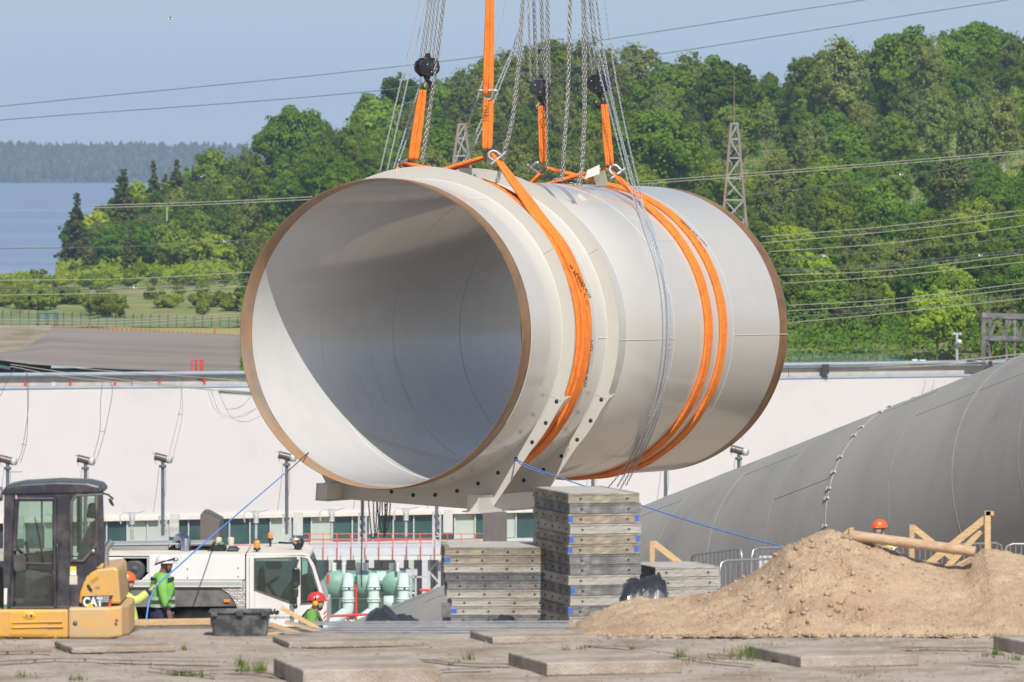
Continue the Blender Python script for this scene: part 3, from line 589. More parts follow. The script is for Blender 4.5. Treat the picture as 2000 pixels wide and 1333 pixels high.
# gantry legs and lattice columns under the platform
m_steelg = M('painted_steel_grey', (.50, .51, .52), .5, var=.2, vs=1.5, metal=.2)
def lattice(mb, x0, x1, y0, y1, d, n, w=.14, depth=1.0):
    for dz in (0, depth):
        for x in (x0, x1): mb.bar(P(x, y0, d)+Vector((0, dz, 0)), P(x, y1, d)+Vector((0, dz, 0)), w, w)
    for k in range(n):
        ya = y0+(y1-y0)*k/n; yb = y0+(y1-y0)*(k+1)/n; a, b = (x0, x1) if k % 2 else (x1, x0)
        for dz in (0, depth): mb.bar(P(a, ya, d)+Vector((0, dz, 0)), P(b, yb, d)+Vector((0, dz, 0)), w*.7, w*.7)
        for x in (x0, x1): mb.bar(P(x, ya, d), P(x, yb, d)+Vector((0, depth, 0)), w*.6, w*.6)
for x, lb in ((846, 'grey lattice column at the right end of the platform'), (708, 'grey post beside the middle transformer pipe')):
    mb = MB()
    if x == 846: lattice(mb, 838, 858, 1094, 1230, dP+1, 6, .2)
    else: mb.tube([P(709, 1092, dP-1), P(709, 1230, dP-1)], .16, 8)
    mb.build('steel_column', m_steelg, label=lb, cat='column')
# transformers with their pale oil ducts
m_tr = M('transformer_green', (.18, .34, .27), .5, var=.15, vs=.6, rgb2=(.32, .48, .42), dirt=.1, ds=.4)
m_duct = M('pale_mint_duct', (.55, .70, .66), .45, var=.05, vs=.8)
t = thing('transformer', 'big green transformer tank with three pale mint ducts, behind the truck cab', 'transformer', P(720, 1240, 540))
mb = MB(); mb.pp([(640, 1140), (650, 1122), (800, 1122), (812, 1150), (812, 1240), (640, 1240)], 524, 532); mb.build('tank', m_tr, t, bevel=.15)
for x in (655, 715, 771): mb = MB(); mb.lathe(P(x, 1142, 521), (0, 1, 0), [(0, .001), (0, 1.0), (3, 1.0), (3, .3)], 16); mb.build('turret', m_tr, t)
mb = MB(); mb.pb(736, 1118, 754, 1134, 521.5, 523); mb.build('control_box', m_duct, t)
for i, x in enumerate((680, 730, 788)):
    dq = 517; pts = [P(x-2, 1140, dq+4), P(x-1, 1130, dq+2.2), P(x, 1130, dq+.6), P(x, 1142, dq)]+[P(x, y, dq) for y in (1160, 1180, 1192)]
    if i < 2: pts += [P(x-5, 1197, dq), P(x-20, 1208, dq), P(x-42, 1226, dq), P(x-60, 1240, dq)]
    else: pts += [P(x, 1210, dq), P(x, 1240, dq)]
    mb = MB(); mb.tube(pts, .43, 14); pd = mb.build('duct', m_duct, t, sharp=40)
    for y in (1148, 1172): mb = MB(); mb.lathe(P(x, y, dq), (0, 0, 1), [(-.14, .43), (-.14, .52), (-.04, .52), (-.04, .46), (.04, .46), (.04, .52), (.14, .52), (.14, .43)], 14); mb.build('collar', m_duct, pd)
    mb = MB(); mb.ball(P(x+2, 1150, dq-.45), .11, 8); mb.build('valve', m_dark, pd)
mb = MB()
for x in (652, 672, 700, 714, 765, 776): mb.lathe(P(x, 1122, 522), (0, 0, 1), [(k*.11, .16+.07*(k % 2)) for k in range(9)], 8)
mb.build('bushing', m_white, t)
mb = MB(); mb.lathe(P(765, 1178, 519), (1, 0, 0), [(-.6, .1), (-.6, .55), (.6, .55), (.6, .1)], 12); mb.lathe(P(797, 1178, 519), (1, 0, 0), [(-.4, .1), (-.4, .55), (.5, .5), (.7, .1)], 12); mb.build('oil_pump', m_duct, t)
mb = MB()
for y in (1157, 1168, 1200, 1212): mb.tube([P(636, y, 522.5), P(810, y+2, 522.5)], .08, 6)
for x in (646, 664, 745, 802): mb.tube([P(x, 1155, 522.5), P(x, 1212, 522.5)], .08, 6)
mb.build('pipework', m_duct, t)
t = thing('fire_pipe', 'red fire water pipe running between the mint ducts', 'pipe', P(700, 1215, 514))
mb = MB()
for seg in ([(640, 1204), (700, 1201), (845, 1199)], [(692, 1142), (695, 1152), (695, 1230)], [(640, 1122), (641, 1142)], [(680, 1204), (680, 1240)], [(815, 1178), (845, 1178)], [(817, 1178), (817, 1230)], [(820, 1153), (845, 1153)]): mb.tube([P(x, y, 514) for x, y in seg], .11, 6)
mb.build('pipe_run', m_red, t)
t = thing('equipment_frame', 'grey switch rack right of the green transformer', 'rack', P(810, 1230, 519))
mb = MB(); mb.pb(793, 1114, 815, 1124, 518, 519.5, 0)
for x in (803, 812): mb.pb(x-1.5, 1124, x+1.5, 1235, 518, 518.4)
mb.pb(803, 1126, 838, 1129, 518, 518.3); mb.build('rack_frame', m_steelg, t)
# embankment blocks at either side of the stacks
for pts, lb in (([(391, 1006), (400, 1006), (428, 1021), (428, 1075), (391, 1075)], 'brown concrete fire wall behind the truck engine'), ([(943, 1004), (950, 1003), (984, 1010), (990, 1012), (990, 1060), (943, 1060)], 'brown concrete fire wall left of the tall formwork stack')):
    mb = MB(); mb.pp(pts, 520, 528); mb.build('fire_wall', M('brown_concrete', (.13, .115, .10), .9, var=.15, vs=1, stretch=(4, 1, .4)), label=lb, cat='wall')
# overhead bushing posts, one per bay
m_ins = M('brown_porcelain', (.095, .08, .07), .35, var=.2, vs=3); m_pole = M('post_grey', (.10, .12, .13), .6, var=.2, vs=1)
POST = thing('bushing_post', 'x', 'post', (0, 0, 0), 'bushing posts in front of the white plant wall'); dpt = 518; k_ = dpt/F
def w2(x, y, z=0): return Vector((x*k_, z, -y*k_))       # post-local, photo pixels to metres; origin at the head
mb = MB(); mb.tube([w2(0, 4), w2(0, 150)], .13, 8); mb.lathe(w2(0, 10), (0, 0, 1), [(-.3, .13), (-.3, .26), (-.1, .26), (-.1, .13)], 10); mb.build('pole', m_pole, POST)
mb = MB(); mb.lathe(w2(-16, -5), (w2(14, 3)-w2(-16, -5)), [(t*.08, .26+.05*(t % 2)) for t in range(14)], 12); mb.build('insulator', m_ins, POST)
mb = MB(); mb.lathe(w2(11, 1.5, -.25), (1, -.6, 0), [(-.05, .05), (-.05, .3), (.22, .3), (.26, .05)], 14); mb.build('end_cap', m_mull, POST)
mb = MB(); mb.bar(w2(-21, -10), w2(-7, -10), .1); mb.tube([w2(-14, -10), w2(-15, 8), w2(-10, 11)], .05, 5); mb.build('bracket', m_steelg, POST); mb = MB(); mb.tube([w2(8, -4), w2(22, -3)], .06, 5); mb.build('terminal', m_steelg, POST)
mb = MB()
for x in (-7, 7): mb.bar(w2(x, 112), w2(x, 178), .13)
for q in range(4): mb.bar(w2(-7, 112+q*16), w2(7, 128+q*16), .08); mb.bar(w2(-7, 112+q*16), w2(7, 112+q*16), .08)
mb.build('lattice_leg', m_steelg, POST)
mb = MB(); mb.obox(w2(22, 131, .2), (.36, 0, 0), (0, .3, 0), (0, 0, .85)); mb.build('cabinet', M('cabinet_cream', (.52, .53, .49), .6, var=.05), POST)
mb = MB(); mb.tube([w2(-60, 115), w2(-60, 160)], .11, 8); mb.lathe(w2(-60, 112), (0, 0, -1), [(t*.09, .16+.09*(t % 2)) for t in range(8)], 10); mb.obox(w2(-60, 108), (.3, 0, 0), (0, .15, 0), (0, 0, .13))
mb.tube([w2(-60, 108), w2(-76, 104), w2(-84, 112), w2(-82, 128)], .05, 5); mb.tube([w2(-60, 108), w2(-42, 104), w2(-36, 102)], .05, 5); mb.build('disconnector', m_steelg, POST)
mb = MB()
for sx in (-1, 1):
    mb.tube([w2(6*sx-1, 12), w2(9*sx-3, 60), w2(8*sx-10, 105)], .016, 4)
mb.build('lead_wire', m_pole, POST)
posts = [(15, 900, 'at the far left edge above the excavator'), (167, 900, 'rising behind the excavator cab roof'), (318, 896, 'left of the hanging pipe, above the truck'), (560, 893, 'touching the lower left of the pipe rim'), (708, 890, 'behind the dangling chain loops'), (853, 888, 'behind the left formwork stack'), (1158, 886, 'right behind the tall formwork stack'), (1300, 884, 'between tall stack and grey penstock'), (1443, 881, 'right of the hanging pipe above the penstock')]
for i, (x, y, l) in enumerate(posts):
    o = POST if i == 0 else copy_tree(POST); o.location = P(x, y, dpt); o['label'] = 'grey bushing post with dark head '+l
# jumper wires from the line down to each post head
m_wire = M('aluminium_wire', (.42, .41, .38), .5, var=.1, metal=.3); m_dwire = M('dark_wire', (.10, .10, .11), .6, var=.1); m_lwire = M('light_wire', (.30, .30, .24), .5, var=.05)
def wires(name, runs, r, mat, label, cat, d, group=None):
    t = thing(name, label, cat, P(*runs[0][0], d), group)
    for pts in runs: mb = MB(); mb.tube(bspline([P(x, y, d) for x, y in pts], 6), r, 5); mb.build('wire', mat, t)
    return t
wires('jumper_wire', [[(0, 775), (20, 735), (32, 720), (48, 722), (55, 745), (55, 800), (45, 870), (36, 900)], [(52, 722), (54, 800), (52, 860), (40, 904)], [(41, 868), (52, 869)]], .022, m_dwire, 'pair of jumper wires at the far left, dropping to the first post', 'wire', 516)
wires('jumper_wire', [[(200, 745), (196, 790), (195, 842), (183, 892)], [(200, 745), (215, 747), (219, 770), (205, 842), (190, 895)], [(195, 842), (206, 844)]], .022, m_dwire, 'loop of jumper wires above the post behind the excavator', 'wire', 516)
wires('jumper_wire', [[(354, 745), (353, 790), (349, 812), (330, 888)], [(354, 745), (356, 812), (338, 890)], [(348, 809), (356, 810)]], .022, m_wire, 'jumper wires dropping to the post left of the hanging pipe', 'wire', 516)
wires('jumper_wire', [[(405, 760), (420, 800), (450, 817), (500, 800)], [(412, 762), (430, 805), (470, 815), (505, 795)], [(425, 762), (450, 812), (480, 824), (515, 810)], [(440, 800), (470, 795), (498, 765)]], .022, m_wire, 'bundle of slack jumper loops under the insulators beside the pipe', 'wire', 516)
wires('jumper_wire', [[(1460, 745), (1452, 800), (1450, 860)], [(1808, 742), (1800, 775)], [(1825, 742), (1818, 770)]], .022, m_wire, 'jumper wires hanging in front of the white wall at right', 'wire', 516)
# insulator strings
m_gins = M('green_glass_insulator', (.16, .30, .26), .2, var=.15, coat=.5)
for (x0, y0, x1, y1, lb) in ((418, 742, 490, 743, 'upper string of green glass insulators beside the pipe'), (428, 765, 498, 770, 'lower string of larger green glass insulators beside the pipe'), (-20, 712, 20, 720, 'cluster of green insulators at the left edge')):
    mb = MB(); a, b = P(x0, y0, 515), P(x1, y1, 515); n = 22; L = (b-a).length
    mb.lathe(a, b-a, [(L*k/(n*2), .05 if k % 2 else (.24 if 'larger' in lb else .15)) for k in range(n*2+1)], 10, sm=False); mb.build('insulator_string', m_gins, label=lb, cat='insulator')
for k, runs in enumerate(([[(12, 704), (200, 724), (420, 740), (520, 752)]], [[(20, 712), (180, 735), (400, 760), (520, 775)]], [[(20, 716), (140, 738), (300, 752), (430, 764)]])):
    wires('sagging_wire', runs, .03, m_lwire, ['pale wire sagging right from the left insulators, the uppermost', 'pale wire from the left insulators to the big string', 'pale wire from the left insulators, lowest of three'][k], 'wire', 514)
wires('sagging_wire', [[(1700, 716), (1850, 707), (2010, 690)], [(1700, 720), (1850, 713), (2010, 697)]], .04, m_lwire, 'pair of pale wires in front of the roof edge below the gantry', 'wire', 514)
# lattice towers and gantry
m_rust = M('rusty_galvanised', (.20, .19, .185), .6, var=.25, vs=.6, metal=.2, rgb2=(.26, .14, .08), dirt=.3, ds=.4)
m_towerg = M('tower_brace_grey', (.34, .34, .34), .5, var=.2, vs=1.5, metal=.2)
def tower(px, yt_, yb, wt, wb, d, n, name, label, mast=None, nb=2):
    t = thing(name, label, 'tower', P(px, yb, d)); k = d/F
    def c(f, sx, sy): w = (wt+(wb-wt)*f)/2; y = yt_+(yb-yt_)*f; p = P(px, y, d); return Vector((p.x+sx*w*k, p.y+sy*w*k, p.z))
    for sx in (-1, 1):
        for sy in (-1, 1): mb = MB(); mb.bar(c(0, sx, sy), c(1, sx, sy), .22); mb.build('leg', m_rust, t)
    fs = [0]; 
    while len(fs) <= n: fs.append(len(fs)/n)
    fs = [f**1.15 for f in fs]
    for i in range(n):
        mb = MB()
        for (s1, s2) in (((-1, -1), (1, -1)), ((1, -1), (1, 1)), ((1, 1), (-1, 1)), ((-1, 1), (-1, -1))):
            mb.bar(c(fs[i], *s1), c(fs[i], *s2), .14); a, b = (s1, s2) if i % 2 else (s2, s1); mb.bar(c(fs[i], *a), c(fs[i+1], *b), .13)
        mb.build('brace', m_towerg, t)
    if mast: mb = MB(); mb.tube([P(px, yt_+3, d), P(px, mast+70, d), P(px, mast, d)], [.10, .05, .02], 6); mb.build('mast', m_rust, t)
    return t
tower(1434, 242, 620, 13, 78, 660, 9, 'lattice_tower', 'tall rusty lattice tower with thin mast rising behind the pipe', 130)
tower(902, 243, 420, 12, 60, 660, 5, 'lattice_tower', 'smaller lattice tower seen between the slings left of the chains', 236)
m_gdark = M('gantry_dark', (.085, .08, .09), .6, var=.3, vs=.6, rgb2=(.22, .22, .23), dirt=.2, ds=.8)
t = thing('line_gantry', 'grey steel lattice gantry cut off by the right edge of the photo', 'gantry', P(1960, 720, 575)); dg_ = 574
for k, (y, w) in enumerate(((616, .45), (660, .38))): mb = MB(); mb.bar(P(1918, y, dg_), P(2150, y+7, dg_), w, w); mb.bar(P(1918, y, dg_+2.2), P(2150, y+7, dg_+2.2), w, w); mb.build('beam', m_gdark, t)
for x in (1921, 1934): 
    mb = MB(); mb.bar(P(x, 612, dg_+(x > 1930)*2.2), P(x, 800, dg_+(x > 1930)*2.2), .32); mb.build('leg', m_gdark, t)
for x in (1966, 1982, 2040, 2100): mb = MB(); mb.bar(P(x, 616, dg_), P(x, 662, dg_), .2); mb.bar(P(x, 662, dg_), P(x, 705 if x < 2000 else 664, dg_), .2); mb.build('strut', m_gdark, t)
mb = MB()
for k, x in enumerate(range(1934, 2120, 14)): mb.bar(P(x, 618 if k % 2 else 660, dg_), P(x+14, 660 if k % 2 else 618, dg_), .16)
for k in range(4): mb.bar(P(1921, 662+k*15, dg_), P(1934, 677+k*15, dg_), .12)
mb.build('brace', m_gdark, t)
mb = MB(); mb.tube([P(1935, 716, 572), P(1924, 720, 572), P(1920, 736, 572)], .14, 6); mb.build('hose', m_dark, t)
t = thing('antenna_mast', 'short grey antenna mast with white dish before the right hillside', 'antenna', P(1870, 708, 600))
mb = MB(); mb.tube([P(1869, 650, 600), P(1869, 712, 600)], .12, 8); mb.obox(P(1869, 653, 600), (.45, 0, 0), (0, .06, 0), (0, 0, .05)); mb.build('mast', m_steelg, t)
for x in (1864, 1875): mb = MB(); mb.ball(P(x, 653, 599.8), .13, 8); mb.build('camera_unit', m_mull, t)
mb = MB(); mb.lathe(P(1874, 668, 599.6), (0, -1, 0), [(0, .05), (0, .22), (.15, .2), (.16, .02)], 14); mb.build('dish', m_white, t)
mb = MB(); mb.tube([P(326, 405, 1080), P(326, 432, 1080)], .1, 6); mb.build('bare_pole', m_bbark, label='thin bare pale pole among the left bank trees', cat='pole')
# power lines
PL = [((0, 208), (900, 116), (1690, 0), 2, 'uppermost power line crossing the sky', 0), ((0, 235), (900, 160), (1970, 0), 2, 'second power line crossing the sky', 0),
      ((170, 402), (400, 395), (610, 385), 1, 'pair of pale cables in front of the left spruces', 2), ((0, 486), (250, 482), (500, 468), 0, 'dark cable below the paired cables at left', 1), ((0, 548), (250, 545), (490, 532), 1, 'pale cable over the left shrubs, uppermost of three', 1), ((0, 562), (250, 560), (485, 546), 0, 'dark cable over the left shrubs, middle of three', 2), ((0, 577), (250, 572), (482, 560), 1, 'pale cable over the left shrubs, lowest of three', 1),
      ((-10, 625), (240, 625), (480, 612), 1, 'pale cable in front of the green fence', 2), ((-10, 640), (240, 636), (478, 622), 1, 'lower pale cable in front of the green fence', 1),
      ((1255, 355), (1640, 325), (2010, 294), 1, 'pale bundled cables passing in front of the lattice tower', 2), ((1455, 382), (1720, 350), (2010, 306), 0, 'dark cable right of the lattice tower', 1),
      ((1486, 463), (1740, 442), (2010, 410), 1, 'pale cable over the right hillside, first below the tower foot', 1), ((1492, 475), (1740, 452), (2010, 419), 1, 'pale cable over the right hillside, second below the tower foot', 1), ((1502, 492), (1740, 475), (2010, 440), 1, 'pale cable over the right hillside, third below the tower foot', 1), ((1512, 508), (1740, 490), (2010, 462), 0, 'dark cable over the right hillside, fourth below the tower foot', 1),
      ((1520, 527), (1740, 515), (2010, 486), 0, 'dark bundled cables beside the pipe shoulder', 2), ((1526, 538), (1740, 528), (2010, 496), 1, 'pale cable just under the dark bundle', 1), ((1530, 554), (1740, 540), (2010, 511), 1, 'pale cable at the widest part of the pipe', 1),
      ((1538, 597), (1740, 585), (2010, 552), 1, 'pale cable low over the right hillside', 1), ((1538, 608), (1740, 594), (2010, 562), 1, 'pale cable low over the right hillside, second', 1), ((1538, 620), (1740, 606), (2010, 575), 0, 'dark cable low over the right hillside', 1), ((1538, 631), (1740, 612), (2010, 582), 1, 'lowest pale cable over the right hillside', 1)]
for a, b, c, kind, lb, n in PL:
    d = 620 if kind == 2 else 500; runs = [[(p[0], p[1]+q*5) for p in (a, b, c)] for q in range(max(1, n))]
    wires('power_line', runs, .038 if kind == 2 else .028, [m_dwire, m_lwire, M('sky_wire', (.09, .12, .16), .5)][kind], lb, 'power line', d)
# gulls
m_bird = M('gull_white', (.7, .7, .72), .7, var=.1); m_birdg = M('gull_grey', (.3, .3, .33), .7, var=.1)
def bird(px, py, d, s, a, label):
    t = thing('bird', label, 'bird', P(px, py, d), 'gulls flying over the site'); c = P(px, py, d); X = Vector((math.cos(a), math.sin(a), 0))
    mb = MB(); mb.lathe(c-X*s*.5, X, [(0, .02*s), (s*.15, .1*s), (s*.45, .15*s), (s*.75, .1*s), (s*.85, .09*s), (s, .01*s)], 10); mb.build('body', m_bird, t)
    for sg in (-1, 1):
        Y = Vector((-X.y, X.x, 0))*sg; w = [c+X*s*.15, c+Y*s*.55+Vector((0, 0, s*.35))+X*s*.1, c+Y*s*1.05+Vector((0, 0, s*.28))-X*s*.25, c+Y*s*.5+Vector((0, 0, s*.28))-X*s*.2, c-X*s*.2]
        mb = MB(); mb.prism(w, (0, 0, .02*s)); mb.build('wing', m_birdg, t)
for b in ((332, 37, 300, .26, .4, 'gull gliding alone high in the left sky'), (393, 346, 420, .3, 1.9, 'gull in front of the left bank trees near the lake'), (439, 472, 420, .34, .9, 'white gull before the bright yellow-green tree'), (264, 563, 420, .34, .7, 'gull flying low over the left shrubs'), (1760, 342, 420, .34, .6, 'gull in front of the right hillside, highest there'), (1611, 501, 420, .36, .8, 'gull right of the pipe shoulder'), (1915, 500, 420, .34, .6, 'gull near the right edge over the hillside'), (1707, 369, 420, .16, .3, 'tiny distant gull left of the highest hillside gull')): bird(*b)

# ---------------------------------------------------------------- big grey penstock running down to the plant
PC = Vector((13.317, 206.06, -5.729)); pa, pe = .5112, -.2425
PA = Vector((-math.sin(pa)*math.cos(pe), math.cos(pa)*math.cos(pe), math.sin(pe))); PRr = PA.cross(Vector((0, 0, 1))).normalized(); PU = PRr.cross(PA); RP = 4.485
def pen(t, a, r=RP): return PC+PA*t+(PRr*math.cos(a)+PU*math.sin(a))*r
m_pen = M('penstock_grey', (.33, .322, .30), .85, var=.10, vs=.5, rgb2=(.235, .23, .22), dirt=.2, ds=.25, bump=.15, bs=2, stretch=(1, 1, .35))
m_penw = M('penstock_weld', (.33, .325, .31), .8, var=.2, vs=2); m_pend = M('penstock_streak', (.25, .245, .235), .85, var=.2)
t = thing('penstock', 'huge weathered grey steel penstock sloping down behind the sand pile', 'penstock', PC)
segs = [q*1.15 for q in [-27.4, -24.6, -21.6, -18.6, -15.5, -12.4, -9.3, -6.2, -3.1, 0, 3.1, 6.2, 9.3, 12.4, 15.5, 18.6, 21.7, 24.8, 28, 31, 40, 60, 110, 180, 260, 340]]
for i in range(len(segs)-1):
    a, b = segs[i], segs[i+1]-.004; mb = MB(); n = 96; rows = [a, (a+b)/2, b]; rr = [RP, RP, RP]
    mb.lathe(PC, PA, [(q, r_) for q, r_ in zip(rows, rr)], n); mb.build('shell_ring', m_pen, t)
for s in segs[1:20]:
    mb = MB(); mb.tube([pen(s, R(a), RP-.001) for a in range(60, 262, 3)], .009, 5); mb.build('weld_seam', m_penw if round(s/1.15, 1) in (-24.6, -6.2, 6.2) else m_pend, t)
rp = random.Random(9)
for i in range(2, 18):
    a0 = R(rp.choice((118, 135, 152, 168, 128))); mb = MB(); mb.tube([pen(segs[i]+.1+q*(segs[i+1]-segs[i]-.2)/8, a0, RP+.001) for q in range(9)], .010, 4); mb.build('long_seam', m_pend, t)
m_clip = M('cream_clip', (.42, .40, .36), .7)
# rope line with clips round the nearest full ring
mb = MB()
sC = .0
for (cx, cy) in ((1787, 777), (1739, 799), (1724, 809), (1689, 839), (1674, 855), (1646, 894), (1634, 922), (1620, 956), (1617, 975), (1610, 1025)):
    best = min(range(90, 230), key=lambda a: ((lambda q: (1000+F*q.x/q.y-cx)**2+(HY+F*(H-q.z)/q.y-cy)**2)(pen(sC, R(a)))))
    c = pen(sC, R(best), RP+.05); nrm = (c-PC).normalized(); tg = nrm.cross(PA).normalized(); mb = MB(); mb.obox(c-nrm*.02, PA*.085, tg*.035, nrm*.03); mb.obox(c+PA*.09, PA*.02, tg*.06, nrm*.02); mb.build('clip', m_clip, t)
mb = MB(); mb.tube([pen(sC, R(a), RP+.015) for a in range(88, 205, 3)], .009, 4); mb.build('clip_line', m_clip, t)
# ---------------------------------------------------------------- the hanging steel pipe
C0 = Vector((-3.1742, 164.0346, 1.70195)); az, el, PLn = .409086, -.0176255, 17.5183; RS = 3.75
AX = Vector((math.sin(az)*math.cos(el), math.cos(az)*math.cos(el), math.sin(el))); AR = AX.cross(Vector((0, 0, 1))).normalized(); AU = AR.cross(AX)
def Q(t, u, v): return C0+AX*t+AR*u+AU*v
def QA(t, a, r=RS): return Q(t, math.cos(a)*r, math.sin(a)*r)
ROLL = R(-2.9)
def QR(t, u, v): c, s = math.cos(ROLL), math.sin(ROLL); return Q(t, u*c-v*s, u*s+v*c)
pipe = thing('steel_pipe', 'giant cream painted steel pipe hanging from orange slings', 'pipe', Q(0, 0, -RS))
def cyl(t0, t1, r, mat, name, n=144, m=2, parent=pipe, inner=False):
    mb = MB(); mb.lathe(C0, AX, [(t0+(t1-t0)*i/m, r) for i in range(m+1)], n); o = mb.build(name, mat, parent)
    return o
TH = .045; ri = RS-TH
def shell(prof, name, mat):
    mb = MB(); mb.lathe(C0, AX, prof, 180); return mb.build(name, mat, pipe, sharp=30)
shell([(.52, ri-.002), (.52, RS), (1.2, RS), (2.4, RS), (3.6, RS), (6.45, RS)], 'shell', m_pipe)
shell([(6.452, RS-.003), (6.46, RS), (9, RS), (11.5, RS), (14.3, RS), (16.88, RS)], 'shell', m_pipe)
mb = MB(); mb.lathe(C0, AX, [(.62, ri-.003), (3, ri-.003), (6, ri-.003), (9, ri-.003), (12, ri-.003), (15, ri-.003), (17.1, ri-.003)], 180); mb.build('inner_lining', m_pipein, pipe)
for nm, pr in (('bare_end_band', [(0.0, ri+.012), (0, RS-.02), (.10, RS-.002), (.13, RS-.006), (.30, RS-.006), (.32, RS-.012), (.52, RS-.012)]), ('bare_end_band', [(16.88, RS-.012), (17.2, RS-.012), (17.22, RS-.006), (17.42, RS-.004), (PLn, RS-.02), (PLn, ri+.01)])):
    shell(pr, nm, m_bare)
mb = MB(); mb.lathe(C0, AX, [(0, ri+.012), (.05, ri-.001), (.62, ri-.001)], 180); mb.build('bare_inner_band', m_bareI, pipe)
mb = MB(); mb.lathe(C0, AX, [(17.1, ri-.001), (PLn, ri-.001)], 180); mb.build('bare_inner_band', m_bareI, pipe)
m_weld = M('weld_paint', (.57, .56, .52), .45, var=.08, vs=30)
def ringtube(t, r, rad, name, mat, a0=0, a1=360, parent=pipe):
    mb = MB(); mb.tube([QA(t, R(a), r) for a in range(a0, a1+1, 2)], rad, 6, cap=False); return mb.build(name, mat, parent)
for t in (4.6, 8.9, 13.1): ringtube(t, ri-.004, .006, 'inner_weld', m_weld)
for t in (4.55, 6.45, 9.6, 13.6): ringtube(t, RS-.001, .006, 'weld_seam', m_weld)
mb = MB(); mb.tube([QA(4.6, R(-1.5), RS), QA(5.15, R(-1.5), RS)], .014, 6); mb.build('weld_seam', m_weld, pipe)
for t0, t1, a in ((5.35, 9.6, -2.5), (13.62, 17.5, -1.5), (9.62, 13.5, 38), (.6, 2.3, 60)):
    mb = MB(); mb.tube([QA(t0+(t1-t0)*k/6, R(a), RS) for k in range(7)], .012, 6); mb.build('weld_seam', m_weld, pipe)
for (t, a, w, h) in ((5.6, 205, .9, 13), (7.4, 200, 1.5, 20)):     # faint repair patches inside
    mb = MB(); pts = [QA(t+x*w, R(a+y*h/2), ri-.004) for x, y in ((0, -1), (1, -1), (1, 1), (0, 1), (0, -1))]; mb.tube(pts, .003, 4); mb.build('patch_outline', m_weld, pipe)
# two stiffener rings whose plates widen into the saddle feet
HW, HB, HY0 = 2.1, -4.18, -1.29; EX = 3.95
def rout(a):
    best = RS+.31; c, s = math.cos(a), math.sin(a)
    if s < 0:
        if s*best < HY0 or True:
            tb = HB/s; 
            if abs(tb*c) <= HW: return max(best, tb)
            x0, y0, x1, y1 = EX, HY0, HW, HB; cc = abs(c); den = cc*(y1-y0)-s*(x1-x0)
            tt = (x0*(y1-y0)-y0*(x1-x0))/den
            y = tt*s
            if y <= HY0 and tt > 0: return max(best, tt)
    return best
for t0, nm in ((2.4, 'front'), (5.2, 'rear')):
    mb = MB(); n = 360; vs = []
    angs = [2*math.pi*i/n for i in range(n)]
    for tt in (t0, t0+.05):
        for rr in (0, 1):
            for a in angs: ro = rout(a) if rr else RS-.004; vs.append(QR(tt, math.cos(a)*ro, math.sin(a)*ro))
    fs = []
    for i in range(n):
        j = (i+1) % n; fs += [(i, j, n+j, n+i), (2*n+i, 3*n+i, 3*n+j, 2*n+j), (n+i, n+j, 3*n+j, 3*n+i)]
    mb.add(vs, fs); rg = mb.build('stiffener_ring', m_ring, pipe, sharp=30)
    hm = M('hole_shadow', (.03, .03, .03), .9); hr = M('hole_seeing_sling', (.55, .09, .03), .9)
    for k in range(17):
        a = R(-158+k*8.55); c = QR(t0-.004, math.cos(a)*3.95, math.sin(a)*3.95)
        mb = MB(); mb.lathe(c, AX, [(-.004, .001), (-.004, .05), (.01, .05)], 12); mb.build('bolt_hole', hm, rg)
    for sgn in (-1, 1):
        a, b = QR(t0+.05, sgn*EX, HY0), QR(t0+.05, sgn*HW, HB+.36); dn = (b-a).normalized(); nn = dn.cross(AX).normalized()
        mb = MB(); mb.obox((a+b)/2+AX*.07, dn*((b-a).length/2), AX*.07, nn*.015); mb.build('edge_flange', m_pipe, rg)
    ringtube(t0-.012, RS+.004, .012, 'weld_bead', m_weld, parent=rg)
    for a in (31, -23, 100, 150): mb = MB(); mb.tube([QA(t0-.006, R(a), RS), QA(t0-.006, R(a), RS+.31)], .008, 5); mb.build('splice', m_weld, rg)
for sgn in (-1, 1):
    u0, u1 = sorted((sgn*1.87, sgn*2.17)); t0, t1 = 1.5, 6.4
    b = thing('base_beam', None, None, QR(t0, sgn*2, HB)); b.parent = pipe; b.location = b.location-pipe.location
    def bx(name, ta, tb, ua, ub, va, vb):
        mb = MB(); c = QR((ta+tb)/2, (ua+ub)/2, (va+vb)/2); mb.obox(c, AX*(tb-ta)/2, (QR(0, 1, 0)-QR(0, 0, 0))*(ub-ua)/2, (QR(0, 0, 1)-QR(0, 0, 0))*(vb-va)/2); mb.build(name, m_pipe, b)
    bx('side_plate', t0, t1, u1-.03, u1, HB, HB+.37); bx('side_plate', t0, t1, u0, u0+.03, HB, HB+.37)
    bx('top_plate', t0, t1, u0, u1, HB+.371, HB+.395); bx('bottom_plate', t0-.02, t1, u0-.12*(sgn > 0), u1+.04, HB-.03, HB-.001); bx('end_plate', t0+.02, t0+.05, u0+.031, u1-.031, HB, HB+.37)
bm_ = thing('lifting_protector', 'two white folded edge protectors on the orange sling on top of the pipe', 'protector', QA(12.3, R(80)))
mb = MB(); mb.pp([(1147, 333), (1171, 322), (1171, 340), (1142, 350)], 173.0, 173.05); mb.build('plate', M('protector_white', (.62, .61, .57), .7), bm_)
mb = MB(); mb.prism([P(1158, 340, 173.4), P(1180, 332, 173.4), P(1187, 362, 173.7), P(1165, 363, 173.7)], (.02, .08, 0)); mb.build('plate', M('protector_cream', (.50, .46, .38), .7), bm_)

